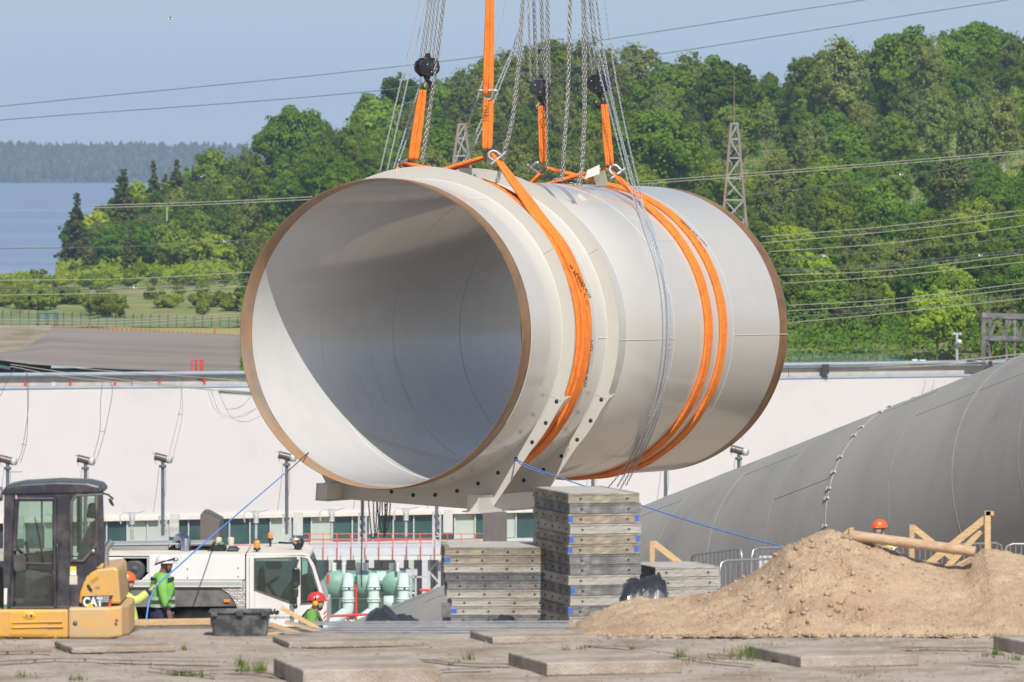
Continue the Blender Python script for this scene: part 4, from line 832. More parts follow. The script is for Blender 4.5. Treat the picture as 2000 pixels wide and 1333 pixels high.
# ---------------------------------------------------------------- webbing slings
def ribbon(mb, pts, wd, w, th=.05, folds=3, mi=0, amp=.03, seed=0):
    n = len(pts); rn = random.Random(seed); ph = [rn.random()*6 for _ in range(folds+1)]; K = folds*4; rows = []
    for i, p in enumerate(pts):
        t = (pts[min(n-1, i+1)]-pts[max(0, i-1)]).normalized(); W = wd[i] if isinstance(wd, list) else wd
        W = (W-t*W.dot(t)).normalized(); N_ = t.cross(W); ww = w[i] if isinstance(w, list) else w; row = []
        for k in range(K+1):
            f = k/K; b = abs(math.sin(f*math.pi*folds+.25*math.sin(i*.35+ph[k % len(ph)]))); row.append(p+W*(f-.5)*ww+N_*(th*.5+amp*b*(1+.3*math.sin(i*.9+ph[0]+k))))
        for k in range(K, -1, -1):
            f = k/K; row.append(p+W*(f-.5)*ww-N_*th*.5)
        rows.append(row)
    m = len(rows[0]); mb.add([v for r in rows for v in r], [(i*m+j, i*m+(j+1) % m, (i+1)*m+(j+1) % m, (i+1)*m+j) for i in range(n-1) for j in range(m)]+[list(range(m)), [(n-1)*m+j for j in range(m)][::-1]], mi, True)
def basket(name, t, S, lab, strands, w=.3, lift=.03, tb=None):
    """sling from the shackle S=(u,v) down round the pipe and back up; strands = list of axial offsets"""
    tb = tb or t; o = thing(name, lab, 'sling', Q(t, S[0], S[1]), 'orange slings round the pipe'); d = math.hypot(*S); a0 = math.atan2(S[1], S[0]); be = math.acos((RS+lift)/d)
    for si, off in enumerate(strands):
        pts = []; aR, aL = a0-be, a0+be-2*math.pi
        for k in range(10): f = k/10; q = QA(t, 0, 0); s = Vector((S[0], S[1])); e = Vector((math.cos(aR), math.sin(aR)))*(RS+lift); m = s.lerp(e, f); pts.append(Q(t+off*f, m.x, m.y))
        n = 90
        for k in range(n+1):
            f = k/n; a = aR+(aL-aR)*f; sag = math.sin(f*math.pi)**2; pts.append(QA(t+off*(1-.45*sag)+(tb-t)*sag, a, RS+lift))
        for k in range(1, 10): f = k/10; e = Vector((math.cos(aL), math.sin(aL)))*(RS+lift); m = e.lerp(Vector(S), f); pts.append(Q(t+off*(1-f), m.x, m.y))
        mb = MB(); ribbon(mb, pts, AX, w, .05, 3, amp=.028, seed=si); mb.build('strap', m_orange, o)
    return o
sg1 = basket('sling', 3.65, (1.36, RS+.62), 'broad orange sling round the pipe between the rings, hung from the upper front shackle', (-.3, 0, .3), .32)
sg2 = basket('sling', 3.6, (-.97, RS+.40), 'orange sling over the pipe top from the leftmost shackle', (-.12, .16), .28, .10)
sg3 = basket('sling', 11.8, (.95, RS+.42), 'front one of the two rear orange slings, hung from the rightmost shackle', (-.1, .12), .24)
sg4 = basket('sling', 12.8, (-1.15, RS+.42), 'rearmost orange sling round the pipe, hung from the small rear shackle', (-.1, .12), .24)
# black lettering printed on the slings
def sling_text(par, body, t, a, size):
    o = QA(t, R(a), RS+.115); X = (QA(t, R(a-1), RS)-QA(t, R(a), RS)).normalized(); Y = AX; text('sling_print', body, size, m_text, par, o, X, Y, ext=.003)
sling_text(sg1, 'WLL 36000 KG', 3.55, 31, .2); sling_text(sg1, 'ROUND SLING', 3.35, 33, .17); sling_text(sg1, '36000 KG', 3.8, -7, .2); sling_text(sg1, 'UD', 3.9, -2, .2)
sling_text(sg4, '36000 KG WLL', 12.75, 48, .16); sling_text(sg4, 'WLL', 12.75, 76, .16)
# vertical slings to the hooks; shackles
def shackle(c, dirv, w, label, name='shackle', pin=True, s=1.):
    t = thing(name, label, 'shackle', c, 'lifting shackles'); dv = Vector(dirv).normalized(); sd_ = AX.cross(dv).normalized(); sd_ = (AX*.5+AR*.86); sd_ = (sd_-dv*sd_.dot(dv)).normalized()
    pts = [c-sd_*w-dv*w*1.2]+[c+(sd_*math.cos(a)+dv*math.sin(a)*1.0)*w*1.05 for a in [math.pi-k*math.pi/10 for k in range(11)]]+[c+sd_*w-dv*w*1.2]
    mb = MB(); mb.tube(pts, .05*s, 8); mb.build('bow', m_shk, t); mb = MB(); mb.ball(pts[0], .062*s, 8); mb.ball(pts[-1], .062*s, 8); mb.build('eye', m_shk, t)
    mb = MB(); a, b = pts[0]-sd_*.12, pts[-1]+sd_*.12; mb.tube([a, b], .045*s, 8); mb.lathe(a, sd_, [(-.03, .01), (-.03, .055*s), (.03, .055*s), (.03, .01)], 6); mb.build('pin', m_shk, t); return t
def vsling(px0, y0, px1, y1, d, w0, w1, label, folds=2, bulge=0):
    a, b = P(px0, y0, d), P(px1, y1, d); t = thing('vertical_sling', label, 'sling', a, 'orange slings going up to the hooks'); n = 26
    for s in (-1, 1):
        pts = []; W = []
        for k in range(n+1):
            f = k/n; spread = math.sin(f*math.pi)*.03+.012; pts.append(a.lerp(b, f)+Vector((s*(w0+(w1-w0)*f)*.24+s*spread*.2, s*.045, 0))); W.append((w0+(w1-w0)*f)*.64*(1-.25*(abs(f-.5)*2)**6))
        mb = MB(); ribbon(mb, pts, Vector((1, .25*s, 0)), W, .045, folds, amp=.03, seed=int(px0)+s); mb.build('strap', m_orange, t)
    return t
dF = Q(3.65, 0, 0).y
S1, S2, S3, S4 = Q(3.6, -.97, RS+.40), Q(3.65, 1.36, RS+.62), Q(12.8, -1.15, RS+.42), Q(11.8, .95, RS+.42)
def px(p): return 1000+F*p.x/p.y, HY+F*(H-p.z)/p.y
vsling(826, 176, 807, 312, S1.y-.15, .17, .24, 'orange sling from the leftmost hook block down to its shackle')
vsling(958, -60, 953, 186, S2.y-.1, .14, .24, 'upper long vertical orange sling left of centre')
vsling(954, 192, 951, 291, S2.y-.1, .22, .22, 'lower vertical orange sling under the small joining shackle')
vsling(1057, 207, 1061, 318, S3.y-.1, .15, .17, 'orange sling under the middle hook block')
vsling(1180, 204, 1191, 324, S4.y-.1, .16, .20, 'orange sling under the right hook block')
text('sling_print', 'WLL', .16, m_text, bpy.data.objects['vertical_sling.002'], P(946, 205, S2.y-.3), (0, 0, -1), (1, 0, 0))
shackle(P(799, 319, S1.y), AR*.75+AU*.4, .12, 'leftmost shackle, at the top left of the pipe'); shackle(P(964, 304, S2.y-.1), AR*-.8+AU*.6, .12, 'shackle above the front stiffener rings')
shackle(P(953, 187, S2.y-.1), (0, 0, -1), .10, 'small shackle joining the two vertical slings', s=.8); shackle(P(1050, 326, S3.y), AR*.6+AU*.6, .11, 'rear shackle under the middle hook block'); shackle(P(1200, 332, S4.y-.1), AR*-.6+AU*.6, .12, 'rear right shackle with green tag')
# ---------------------------------------------------------------- hook blocks and chains
def hookblock(px_, py_, d, ang, label):
    c = P(px_, py_, d); t = thing('hook_block', label, 'hook block', c, 'black chain hoist hook blocks'); k = d/F
    ca, sa = math.cos(R(ang)), math.sin(R(ang)); X = Vector((ca, sa, 0)); Y = Vector((-sa, ca, 0)); Z = Vector((0, 0, 1))
    def pl(x, z, y=0): return c+X*x+Z*z+Y*y
    k = 1.15; o = [(a*1.18, b*1.12) for a, b in [(-.24, .02), (-.2, .14), (-.08, .22), (.08, .22), (.2, .14), (.24, .02), (.22, -.08), (.08, -.19), (-.08, -.19), (-.22, -.08)]]
    for y in (-.17, .11): mb = MB(); mb.prism([pl(x, z, y) for x, z in o], Y*.06); mb.build('cheek_plate', m_black, t, bevel=.012)
    mb = MB(); mb.prism([pl(x*.82, z*.82, -.108) for x, z in o], Y*.215); mb.build('housing', m_black, t)
    for x in (-.11, .11):
        mb = MB(); mb.lathe(pl(x, .07, -.1), Y, [(0, .02), (0, .13), (.2, .13), (.2, .02)], 16); mb.build('sheave', m_black, t)
    mb = MB(); mb.prism([pl(-.06, .2, -.05), pl(.1, .2, -.05), (pl(.06, .36, -.05)), pl(-.02, .36, -.05)], Y*.1); mb.build('chain_guide', m_black, t)
    mb = MB()
    for x, z in ((-.13, .08), (.13, .08), (0, -.1), (.16, -.03)): mb.lathe(pl(x, z, -.17), Y, [(-.02, .005), (-.02, .02), (.01, .02)], 8)
    mb.build('bolt', m_galv, t)
    mb = MB(); mb.lathe(pl(0, -.19), -Z, [(0, .06), (0, .085), (.08, .085), (.1, .05), (.14, .045)], 12); mb.build('swivel', m_black, t)
    pts = [pl(0, -.30)]+[pl(.01+.12*math.sin(a), -.46+.13*math.cos(a)) for a in [R(q) for q in (20, 50, 80, 110, 140, 170, 200, 230, 255)]]+[pl(-.15, -.40)]
    mb = MB(); mb.tube(pts, [.045, .05, .06, .068, .068, .065, .06, .055, .045, .03, .012], 10); mb.build('hook', m_black, t)
    mb = MB(); mb.bar(pl(-.02, -.36), pl(-.12, -.5), .02, .03); mb.build('safety_latch', M('latch_yellow', (.6, .45, .05), .5), t)
    return t
hookblock(834, 133, S1.y, 40, 'leftmost black hook block on its cluster of chains'); hookblock(1055, 173, S3.y, 0, 'middle black hook block facing the camera'); hookblock(1170, 165, S4.y, -28, 'rightmost black hook block behind thin chains')
def chain(pts, pitch, label, mat=None, group='steel hoist chains', name='chain'):
    pts = [Vector(p) for p in pts]; L = [0]
    for a, b in zip(pts, pts[1:]): L.append(L[-1]+(b-a).length)
    n = int(L[-1]/pitch); V = []; Fc = []; w = pitch*.30; r = pitch*.135; ns, nr = 8, 4
    tot = np.array(L); arr = np.array(pts)
    for i in range(n):
        s = (i+.5)*pitch; k = max(0, min(len(pts)-2, int(np.searchsorted(tot, s))-1)); t = (pts[k+1]-pts[k]).normalized(); c = pts[k]+t*(s-L[k]); x, y = frame_of(t)
        if i % 2: x, y = y, -x
        a0 = .5; x2 = x*math.cos(a0)+y*math.sin(a0); y2 = -x*math.sin(a0)+y*math.cos(a0); b0 = len(V)
        for q in range(ns):
            a = 2*math.pi*q/ns; rx = w*math.cos(a); lz = pitch*.62*math.sin(a); cen = c+x2*rx+t*lz; outd = (x2*math.cos(a)+t*math.sin(a)).normalized()
            for h in range(nr): bta = 2*math.pi*h/nr; V.append(tuple(cen+outd*r*math.cos(bta)+y2*r*math.sin(bta)))
        for q in range(ns):
            for h in range(nr): Fc.append([b0+q*nr+h, b0+q*nr+(h+1) % nr, b0+((q+1) % ns)*nr+(h+1) % nr, b0+((q+1) % ns)*nr+h])
    mb = MB(); mb.v = V; mb.f = Fc; mb.m = [0]*len(Fc); mb.s = [True]*len(Fc); return mb.build(name, mat or m_chain, fix=False, label=label, cat='chain', group=group)
def pipe_depth(x, y, lift=.06, default=172):           # nearest point of the pipe surface along the sight line
    o = Vector((0, 0, H)); dr = (P(x, y, 1000)-o).normalized(); oc = o-C0; a = dr-AX*dr.dot(AX); b = oc-AX*oc.dot(AX); A = a.dot(a); Bq = 2*a.dot(b); Cq = b.dot(b)-(RS+lift)**2; D = Bq*Bq-4*A*Cq
    if D < 0: return default
    return (o+dr*((-Bq-math.sqrt(D))/(2*A))).y
ch = [  # photo points, depth, pitch, label, hand chain
 ([(843, -40), (820, 120)], S1.y, .085, 'outermost left hoist chain into the leftmost hook block'), ([(849, -40), (829, 118)], S1.y-.1, .085, 'second hoist chain into the leftmost hook block'), ([(854, -40), (838, 112)], S1.y+.1, .085, 'third hoist chain into the leftmost hook block'), ([(861, -40), (845, 116)], S1.y, .085, 'fourth hoist chain into the leftmost hook block'),
 ([(870, -40), (851, 122), (848, 150), (822, 320)], S1.y-.2, .10, 'heavy chain passing right of the leftmost hook down to the pipe'), ([(873, -40), (856, 110), (845, 190), (826, 325)], S1.y+.3, .085, 'heavy chain beside it passing behind the leftmost sling'),
 ([(1030, -40), (1037, 165)], S3.y, .085, 'left chain into the middle hook block'), ([(1040, -40), (1046, 155)], S3.y+.1, .085, 'second chain into the middle hook block'), ([(1043, -40), (1050, 155)], S3.y-.1, .085, 'third chain into the middle hook block'), ([(1054, -40), (1060, 158)], S3.y, .085, 'fourth chain into the middle hook block'), ([(1058, -40), (1064, 160)], S3.y+.1, .085, 'fifth chain into the middle hook block'), ([(1070, -40), (1074, 168)], S3.y+.1, .085, 'right chain into the middle hook block'),
 ([(1067, -40), (1068, 150), (1069, 340)], S3.y-.4, .095, 'single chain hanging in front of the middle block, ending in the air'),
 ([(1022, -40), (1012, 120), (1000, 230), (981, 310)], S2.y+1, .095, 'heavy double chain sweeping left to the pipe top'), ([(1025, -40), (1016, 120), (1003, 235), (984, 312)], S2.y+1.1, .095, 'companion of the heavy chain sweeping left to the pipe top'),
 ([(1116, -40), (1111, 180), (1100, 340), (1097, 356)], 168.5, .10, 'heavy chain hanging to the pipe top, left of the paired chains'), ([(1113, -40), (1108, 180), (1096, 345), (1075, 356)], 169, .095, 'heavy chain running onto the pipe top where it lies down'),
 ([(1137, -40), (1139, 100), (1140, 230), (1135, 330), (1128, 362)], 169.5, .10, 'left of the two long chains beside the protector plates'), ([(1141, -40), (1144, 100), (1144, 230), (1139, 320), (1134, 362), (1108, 358)], 169.7, .10, 'right of the two long chains beside the protector plates'),
 ([(1135, -40), (1158, 150)], S4.y, .085, 'left chain into the right hook block'), ([(1148, -40), (1163, 140)], S4.y+.1, .085, 'second chain into the right hook block'), ([(1152, -40), (1174, 155)], S4.y-.1, .085, 'third chain into the right hook block'), ([(1160, -40), (1184, 160)], S4.y, .085, 'fourth chain into the right hook block')]
for pts, d, pt, lb in ch: chain([P(x, y, d) for x, y in pts], pt, lb)
thin = [([(830, -40), (742, 336)], S1.y+1, 'outer thin hand chain left of the leftmost block'), ([(842, -40), (756, 334)], S1.y+1.1, 'second thin hand chain left of the leftmost block'), ([(846, -40), (822, 160), (768, 332)], S1.y+1.2, 'third thin hand chain passing behind the leftmost hook'), ([(832, 160), (802, 250), (774, 331)], S1.y+1.3, 'short thin hand chain behind the leftmost sling'),
        ([(1000, -40), (960, 110), (888, 322)], S2.y+1.5, 'thin hand chain crossing behind the central vertical sling'), ([(1046, -40), (1000, 100), (900, 328)], S2.y+1.6, 'thin hand chain slanting left across the sky'), ([(1040, 0), (1004, 100), (960, 210), (907, 325)], S2.y+1.7, 'companion thin hand chain slanting left')]
for pts, d, lb in thin: chain([P(x, y, d) for x, y in pts], .06, lb, m_chainb, 'thin hand chains')
drape = [([(1125, -40), (1165, 120), (1197, 240), (1225, 350)], [(1240, 395), (1262, 450), (1285, 520), (1297, 600), (1297, 680), (1285, 760), (1262, 830), (1225, 905)], (1178, 965), 'thin chain draped over the pipe side, ending lowest left'),
         ([(1130, -40), (1175, 120), (1204, 240), (1232, 350)], [(1250, 410), (1275, 470), (1298, 545), (1306, 620), (1303, 700), (1288, 780), (1262, 845), (1233, 905)], (1203, 955), 'thin chain draped over the pipe side, second'),
         ([(1160, -40), (1188, 150), (1212, 260), (1238, 355)], [(1258, 415), (1282, 475), (1302, 550), (1311, 640), (1305, 720), (1285, 800), (1262, 860), (1240, 905)], (1210, 958), 'thin chain draped over the pipe side, third'),
         ([(1175, -40), (1202, 150), (1230, 290), (1247, 360)], [(1256, 400), (1280, 460), (1300, 540), (1309, 620), (1307, 700), (1295, 780), (1272, 850), (1245, 905)], (1222, 950), 'thin chain draped over the pipe side, rightmost at the sky')]
for a, b, e, lb in drape:
    d0_ = pipe_depth(*b[0], .07); pts = [P(x, y, d0_-.9*(1-i_/(len(a)))) for i_, (x, y) in enumerate(a)]+[P(x, y, pipe_depth(x, y, .12)) for x, y in b]; pts.append(P(e[0], e[1], pts[-1].y-.2)); chain(bspline(pts, 4), .065, lb, m_chainb, 'thin hand chains')
hang = [([(709, 930), (708, 1000), (706, 1100), (706, 1150)], 'long chain hanging below the pipe, down to the transformer level'), ([(717, 930), (722, 1010), (728, 1052), (735, 1020), (737, 930)], 'dark chain loop under the pipe, leftmost of the loops'), ([(729, 930), (730, 1010), (734, 1046), (741, 1010), (744, 930)], 'chain loop under the pipe with twin strands'), ([(733, 930), (740, 1015), (748, 1040), (755, 1010), (758, 930)], 'wide chain loop under the pipe'), ([(750, 930), (752, 1000), (750, 1055)], 'thick bundled chain end under the pipe'), ([(754, 930), (754, 1000), (752, 1048)], 'second thick chain end under the pipe'), ([(765, 930), (760, 1015), (752, 1040), (747, 1010), (746, 930)], 'rightmost chain loop under the pipe')]
for pts, lb in hang: chain(bspline([P(x, y, 171.5) for x, y in pts], 5), .065, lb, M('chain_dark', (.16, .17, .19), .4, metal=.5), 'chain tails hanging under the pipe')
# blue guide ropes
def rope(runs, r, label):
    t = thing('guide_rope', label, 'rope', runs[0][0])
    for p in runs: mb = MB(); mb.tube(bspline(p, 6), r, 6); mb.build('rope', m_blue, t)
    return t
w1 = QR(2.35, 2.4, -3.2)
a_ = P(1006, 897, w1.y-.05)
rope([[a_, P(1060, 921, 158), P(1245, 985, 148), P(1400, 1034, 138), P(1545, 1072, 129), P(1600, 1082, 125)], [a_, P(1025, 912, 163), P(1060, 925, 158.2)]], .014, 'blue rope from the pipe saddle to the right, passing behind the sand pile')
# ---------------------------------------------------------------- mini excavator
X0 = 86.15
ex = thing('mini_excavator', 'yellow mini excavator with dark glazed cab standing below the apron edge', 'excavator', P(110, 1290, X0+1))
m_cab = M('cab_dark_paint', (.028, .028, .038), .42, var=.25, vs=5, rgb2=(.10, .09, .085), dirt=.1, ds=2.5, coat=.15)
m_seat = M('seat_fabric', (.10, .11, .12), .8, var=.15)
def xp(name, polys, mat, d0=X0, d1=X0+.06, parent=ex, bevel=0):
    mb = MB()
    for p in polys: mb.pp(p, d0, d1)
    return mb.build(name, mat, parent, bevel=bevel)
def rc(x0, y0, x1, y1): return [(x0, y0), (x1, y0), (x1, y1), (x0, y1)]
cab = xp('cab_roof', [[(4, 962), (10, 951), (40, 945), (110, 941), (170, 943), (194, 949), (201, 957), (201, 965), (4, 968)]], m_cab, X0-.02, X0+1.02, bevel=.03)
sides = [[(8, 966), (30, 966), (26, 1080), (22, 1192), (6, 1192)], [(31, 966), (106, 966), (106, 973), (40, 973), (36, 976)], [(26, 1184), (156, 1184), (152, 1193), (24, 1193)], [(26, 1098), (106, 1100), (106, 1105), (27, 1104)],
         [(106, 966), (137, 966), (137, 1184), (106, 1184)], [(137, 966), (192, 966), (190, 969), (152, 968), (140, 976), (137, 984)], [(190, 966), (201, 966), (204, 1060), (204, 1108), (191, 1112), (191, 1066)], [(137, 1098), (165, 1098), (190, 1066), (191, 1112), (170, 1126), (158, 1148), (155, 1184), (137, 1184)]]
for nm, dd in (('side_frame', X0), ('far_side_frame', X0+.93)):
    xp(nm, sides, m_cab, dd, dd+.07, bevel=.008)
# door moulding, window seals
mb = MB()
for a, b in (((33, 975), (105, 975)), ((33, 975), (22, 1186)), ((107, 972), (107, 1186)), ((22, 1188), (107, 1188))): mb.tube([P(*a, X0-.012), P(*b, X0-.012)], .03, 8)
mb.build('door_moulding', m_cab, ex)
mb = MB()
for pts in ([(139, 1096), (139, 980), (150, 968), (188, 968), (189, 1064), (163, 1096), (139, 1096)],): mb.tube([P(*q, X0-.01) for q in pts], .022, 8)
mb.build('window_seal', m_rub, ex)
for nm, pts, d in (('door_upper_glass', [(36, 973), (106, 973), (106, 1100), (28, 1099)], X0+.03), ('door_lower_glass', [(28, 1104), (106, 1105), (106, 1184), (24, 1184)], X0+.03), ('quarter_glass', [(137, 984), (150, 968), (190, 968), (191, 1066), (165, 1098), (137, 1098)], X0+.03),
                   ('far_window', [(36, 973), (190, 973), (190, 1066), (165, 1098), (137, 1184), (24, 1184)], X0+.96)): xp(nm, [pts], m_glassE, d, d+.006)
xp('window_bar', [rc(80, 973, 83, 1100)], m_cab, X0+.005, X0+.03)
xp('rear_window_frame', [rc(150, 968, 156, 1080)], m_cab, X0+.5, X0+.95)
xp('cab_floor', [rc(24, 1178, 160, 1186)], m_cab, X0+.08, X0+.92)
seat = xp('seat', [[(122, 1120), (150, 1112), (156, 1126), (150, 1140), (120, 1140)]], m_seat, X0+.2, X0+.75, bevel=.03)
xp('seat_back', [[(143, 1115), (160, 1058), (176, 1022), (186, 1020), (184, 1060), (160, 1120)]], m_seat, X0+.2, X0+.75, seat, bevel=.03)
xp('headrest', [[(168, 1012), (172, 985), (186, 984), (186, 1014)]], m_seat, X0+.32, X0+.62, seat, bevel=.02)
mb = MB(); mb.tube([P(52, 1065, X0+.5), P(58, 1100, X0+.5)], .02, 6); mb.ball(P(51, 1062, X0+.5), .035, 8); mb.tube([P(74, 1084, X0+.3), P(82, 1118, X0+.3)], .018, 6); mb.ball(P(73, 1081, X0+.3), .03, 8); mb.build('control_lever', m_rub, ex)
xp('console', [[(38, 1088), (100, 1080), (106, 1098), (100, 1120), (45, 1112)]], m_rub, X0+.15, X0+.8, bevel=.02)
xp('pedal_box', [[(60, 1140), (96, 1128), (100, 1184), (40, 1184)]], m_rub, X0+.3, X0+.75, bevel=.02)
xp('red_buckle', [rc(178, 1052, 184, 1062)], m_red, X0+.14, X0+.2, seat)
# orange body
xp('front_skirt', [[(-60, 1193), (-62, 1238), (-50, 1245), (133, 1247), (133, 1191), (6, 1191)]], m_yel, X0-.1, X0+1.9, bevel=.025)
xp('skirt_panel', [[(18, 1197), (93, 1196), (93, 1240), (18, 1240)]], m_yel, X0-.107, X0-.1, bevel=.004)
xp('skirt_rib', [[(24, 1215), (122, 1213), (122, 1216), (24, 1218)], [(22, 1225), (124, 1223), (124, 1226), (22, 1228)]], m_yel, X0-.125, X0-.1, bevel=.006)
mb = MB(); mb.ball(P(57, 1203, X0-.1), (.1, .02, .055), 12); mb.build('lock_recess', m_yel, ex)
mb = MB(); mb.lathe(P(61, 1203, X0-.125), (0, 1, 0), [(0, .001), (0, .016), (.02, .016)], 10); mb.lathe(P(52, 1203, X0-.125), (0, 1, 0), [(0, .001), (0, .01), (.02, .01)], 10); mb.build('lock', m_text, ex)
mb = MB(); pts = []
prof = [(134.5, X0-.1), (215, X0-.1), (238, X0-.02), (250, X0+.25), (252, X0+.9), (250, X0+1.55), (238, X0+1.82), (215, X0+1.9), (134.5, X0+1.9)]
n = len(prof); lo = [P(x, 1247-(3 if x > 220 else 0), X0)*1 for x, d in prof]; lo = [Vector((p.x, d, p.z)) for p, (x, d) in zip(lo, prof)]; hi = [Vector((p.x, p.y, P(0, 1186, X0).z)) for p in lo]
mb.prism(lo, hi[0]-lo[0]-Vector((hi[0].x-lo[0].x, 0, 0))) ; mb.build('counterweight', M('scuffed_yellow', (.66, .36, .08), .5, var=.08, vs=3, rgb2=(.50, .36, .20), dirt=.6, ds=2.2), ex, bevel=.03)
xp('engine_cover', [[(154, 1180), (156, 1158), (163, 1138), (176, 1120), (190, 1112), (222, 1108), (231, 1112), (236, 1180)]], m_yel, X0-.05, X0+1.8, bevel=.03)
xp('cover_vent', [[(169, 1144), (173, 1141), (181, 1153), (178, 1158), (172, 1152)]], m_text, X0-.056, X0-.05)
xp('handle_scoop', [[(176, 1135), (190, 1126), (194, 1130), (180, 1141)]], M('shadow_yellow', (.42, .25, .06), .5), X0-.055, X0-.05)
xp('latch', [rc(186, 1145, 195, 1149)], m_galv, X0-.06, X0-.05)
xp('panel_top', [[(188, 1110), (200, 1100), (204, 1102), (200, 1110)]], m_yel, X0-.02, X0+.3)
# decal
xp('decal_plate', [[(160, 1165), (221, 1163), (214, 1187), (160, 1187)]], M('decal_dark', (.03, .03, .035), .4), X0-.055, X0-.05)
xp('decal_slash', [[(216, 1172), (220, 1168), (216, 1186), (210, 1186)]], m_red, X0-.058, X0-.0551)
t = text('brand_letters', 'CAT', .155, m_wprint, ex, P(162, 1184, X0-.057), bold=.006, sx=.82); xp('brand_triangle', [[(170, 1186), (176, 1177), (183, 1186)]], M('bright_yellow', (.8, .5, .02), .5), X0-.064, X0-.06)
text('model_number', '305E', .10, M('grey_print', (.4, .4, .4), .5), ex, P(189, 1176, X0-.059), shear=.2, bold=.003, sx=.75); text('model_number', '2', .05, M('grey_print', (.4, .4, .4), .5), ex, P(211, 1176, X0-.059))
xp('warning_sticker', [rc(137, 1107, 149, 1116)], M('sticker_yellow', (.75, .6, .05), .5), X0-.006, X0); xp('warning_sticker', [rc(137, 1116, 149, 1124)], m_wprint, X0-.006, X0); xp('warning_sticker', [rc(136, 1125, 151, 1142)], M('sticker_cream', (.55, .5, .42), .6), X0-.006, X0)
# mirrors, exhaust, lamps
mb = MB(); mb.tube([P(28, 1076, X0-.06), P(34, 1072, X0-.05), P(40, 1078, X0-.02), P(46, 1084, X0)], .02, 8); mb.build('mirror_arm', m_black, ex)
xp('side_mirror', [[(29, 1084), (46, 1082), (51, 1090), (52, 1112), (47, 1120), (30, 1119), (26, 1110), (26, 1090)]], m_rub, X0-.13, X0-.06, bevel=.02)
mb = MB(); mb.tube([P(201, 964, X0+.3), P(212, 967, X0+.1), P(221, 975, X0)], .012, 6); mb.build('mirror_arm', m_black, ex)
xp('rear_mirror', [[(211, 974), (217, 975), (223, 988), (220, 990), (214, 983)]], m_black, X0-.04, X0+.02, bevel=.005)
mb = MB(); mb.tube([P(206, 1112, X0+.35), P(206, 1080, X0+.35), P(209, 1068, X0+.35), P(219, 1057, X0+.35)], [.045, .045, .045, .04], 10); mb.build('exhaust_pipe', m_galv, ex)
mb = MB(); mb.lathe(P(5, 965, X0+.1), (-1, 0, 0), [(0, .04), (0, .09), (.1, .1), (.14, .06)], 14); mb.build('work_lamp', m_galv, ex)
mb = MB(); mb.ball(P(182, 1077, X0-.02), .03, 8); mb.build('grab_knob', m_galv, ex)
xp('handle_tag', [[(8, 1150), (14, 1149), (13, 1180), (8, 1182)]], m_wprint, X0-.03, X0-.01); xp('green_tag', [rc(8, 1181, 13, 1192)], M('tag_green', (.03, .3, .1), .6), X0-.03, X0-.01)
mb = MB(); mb.tube([P(110, 1062, X0-.02), P(112, 1068, X0-.05), P(112, 1150, X0-.05), P(110, 1156, X0-.02)], .014, 6); mb.build('grab_rail', m_black, ex)
mb = MB(); mb.box(P(99, 0, X0).x, P(105, 0, X0).x, X0-.03, X0-.005, P(0, 1122, X0).z, P(0, 1112, X0).z); mb.build('door_handle', m_black, ex)
for y in (985, 1095, 1175): mb = MB(); mb.tube([P(34 if y < 1000 else 27, y, X0-.03), P(34 if y < 1000 else 27, y+9, X0-.03)], .018, 6); mb.build('door_hinge', m_black, ex)
mb = MB(); mb.tube([P(84, 1098, X0-.02), P(78, 1060, X0-.02), P(68, 1010, X0-.02)], .007, 5); mb.build('wiper', m_text, ex)
for pts_ in ([(6, 1190), (2, 1150), (-4, 1100), (-14, 1050)], [(2, 1190), (-3, 1148), (-10, 1100), (-20, 1060)]): mb = MB(); mb.tube(bspline([P(x, y, X0+.5) for x, y in pts_], 5), .018, 6); mb.build('hydraulic_hose', m_rub, ex)
mb = MB(); mb.lathe(P(147, 1217, X0-.1), (0, -1, 0), [(0, .03), (.012, .03), (.012, .001)], 10); mb.lathe(P(228, 1212, X0-.1), (0, -1, 0), [(0, .02), (.012, .02), (.012, .001)], 10); mb.build('counterweight_bolt', m_dkgrey, ex)
# undercarriage below the apron edge, boom outside the frame
for dd in (X0-.05+.1, X0+1.45):
    mb = MB(); c = P(60, 1300, dd); pts = []
    for k in range(24): a = 2*math.pi*k/24; pts.append(Vector((c.x+(.95 if math.cos(a) > 0 else -.95)+.27*math.cos(a), dd, zg(0, 87)+.28+.27*math.sin(a))))
    mb.prism(pts, (0, .4, 0)); mb.build('track', m_rub, ex)
mb = MB(); mb.lathe(Vector((P(60, 0, X0).x, X0+.95, zg(0, 87)+.35)), (0, 0, 1), [(0, .5), (0, .62), (.2, .62), (.2, .4)], 20); mb.build('turntable', m_rub, ex)
bp = P(-75, 1200, X0+.95); mb = MB(); mb.bar(bp, bp+Vector((-1.2, 0, 1.7)), .24, .3); mb.bar(bp+Vector((-1.2, 0, 1.7)), bp+Vector((-2.4, 0, .4)), .2, .24); mb.build('boom', m_yel, ex)
mb = MB(); b2 = bp+Vector((-2.4, 0, .4)); mb.prism([b2+Vector(v) for v in ((-.1, -.35, .1), (.35, -.35, -.1), (.4, -.35, -.6), (-.1, -.35, -.75), (-.4, -.35, -.4))], (0, .7, 0)); mb.build('bucket', m_rub, ex)

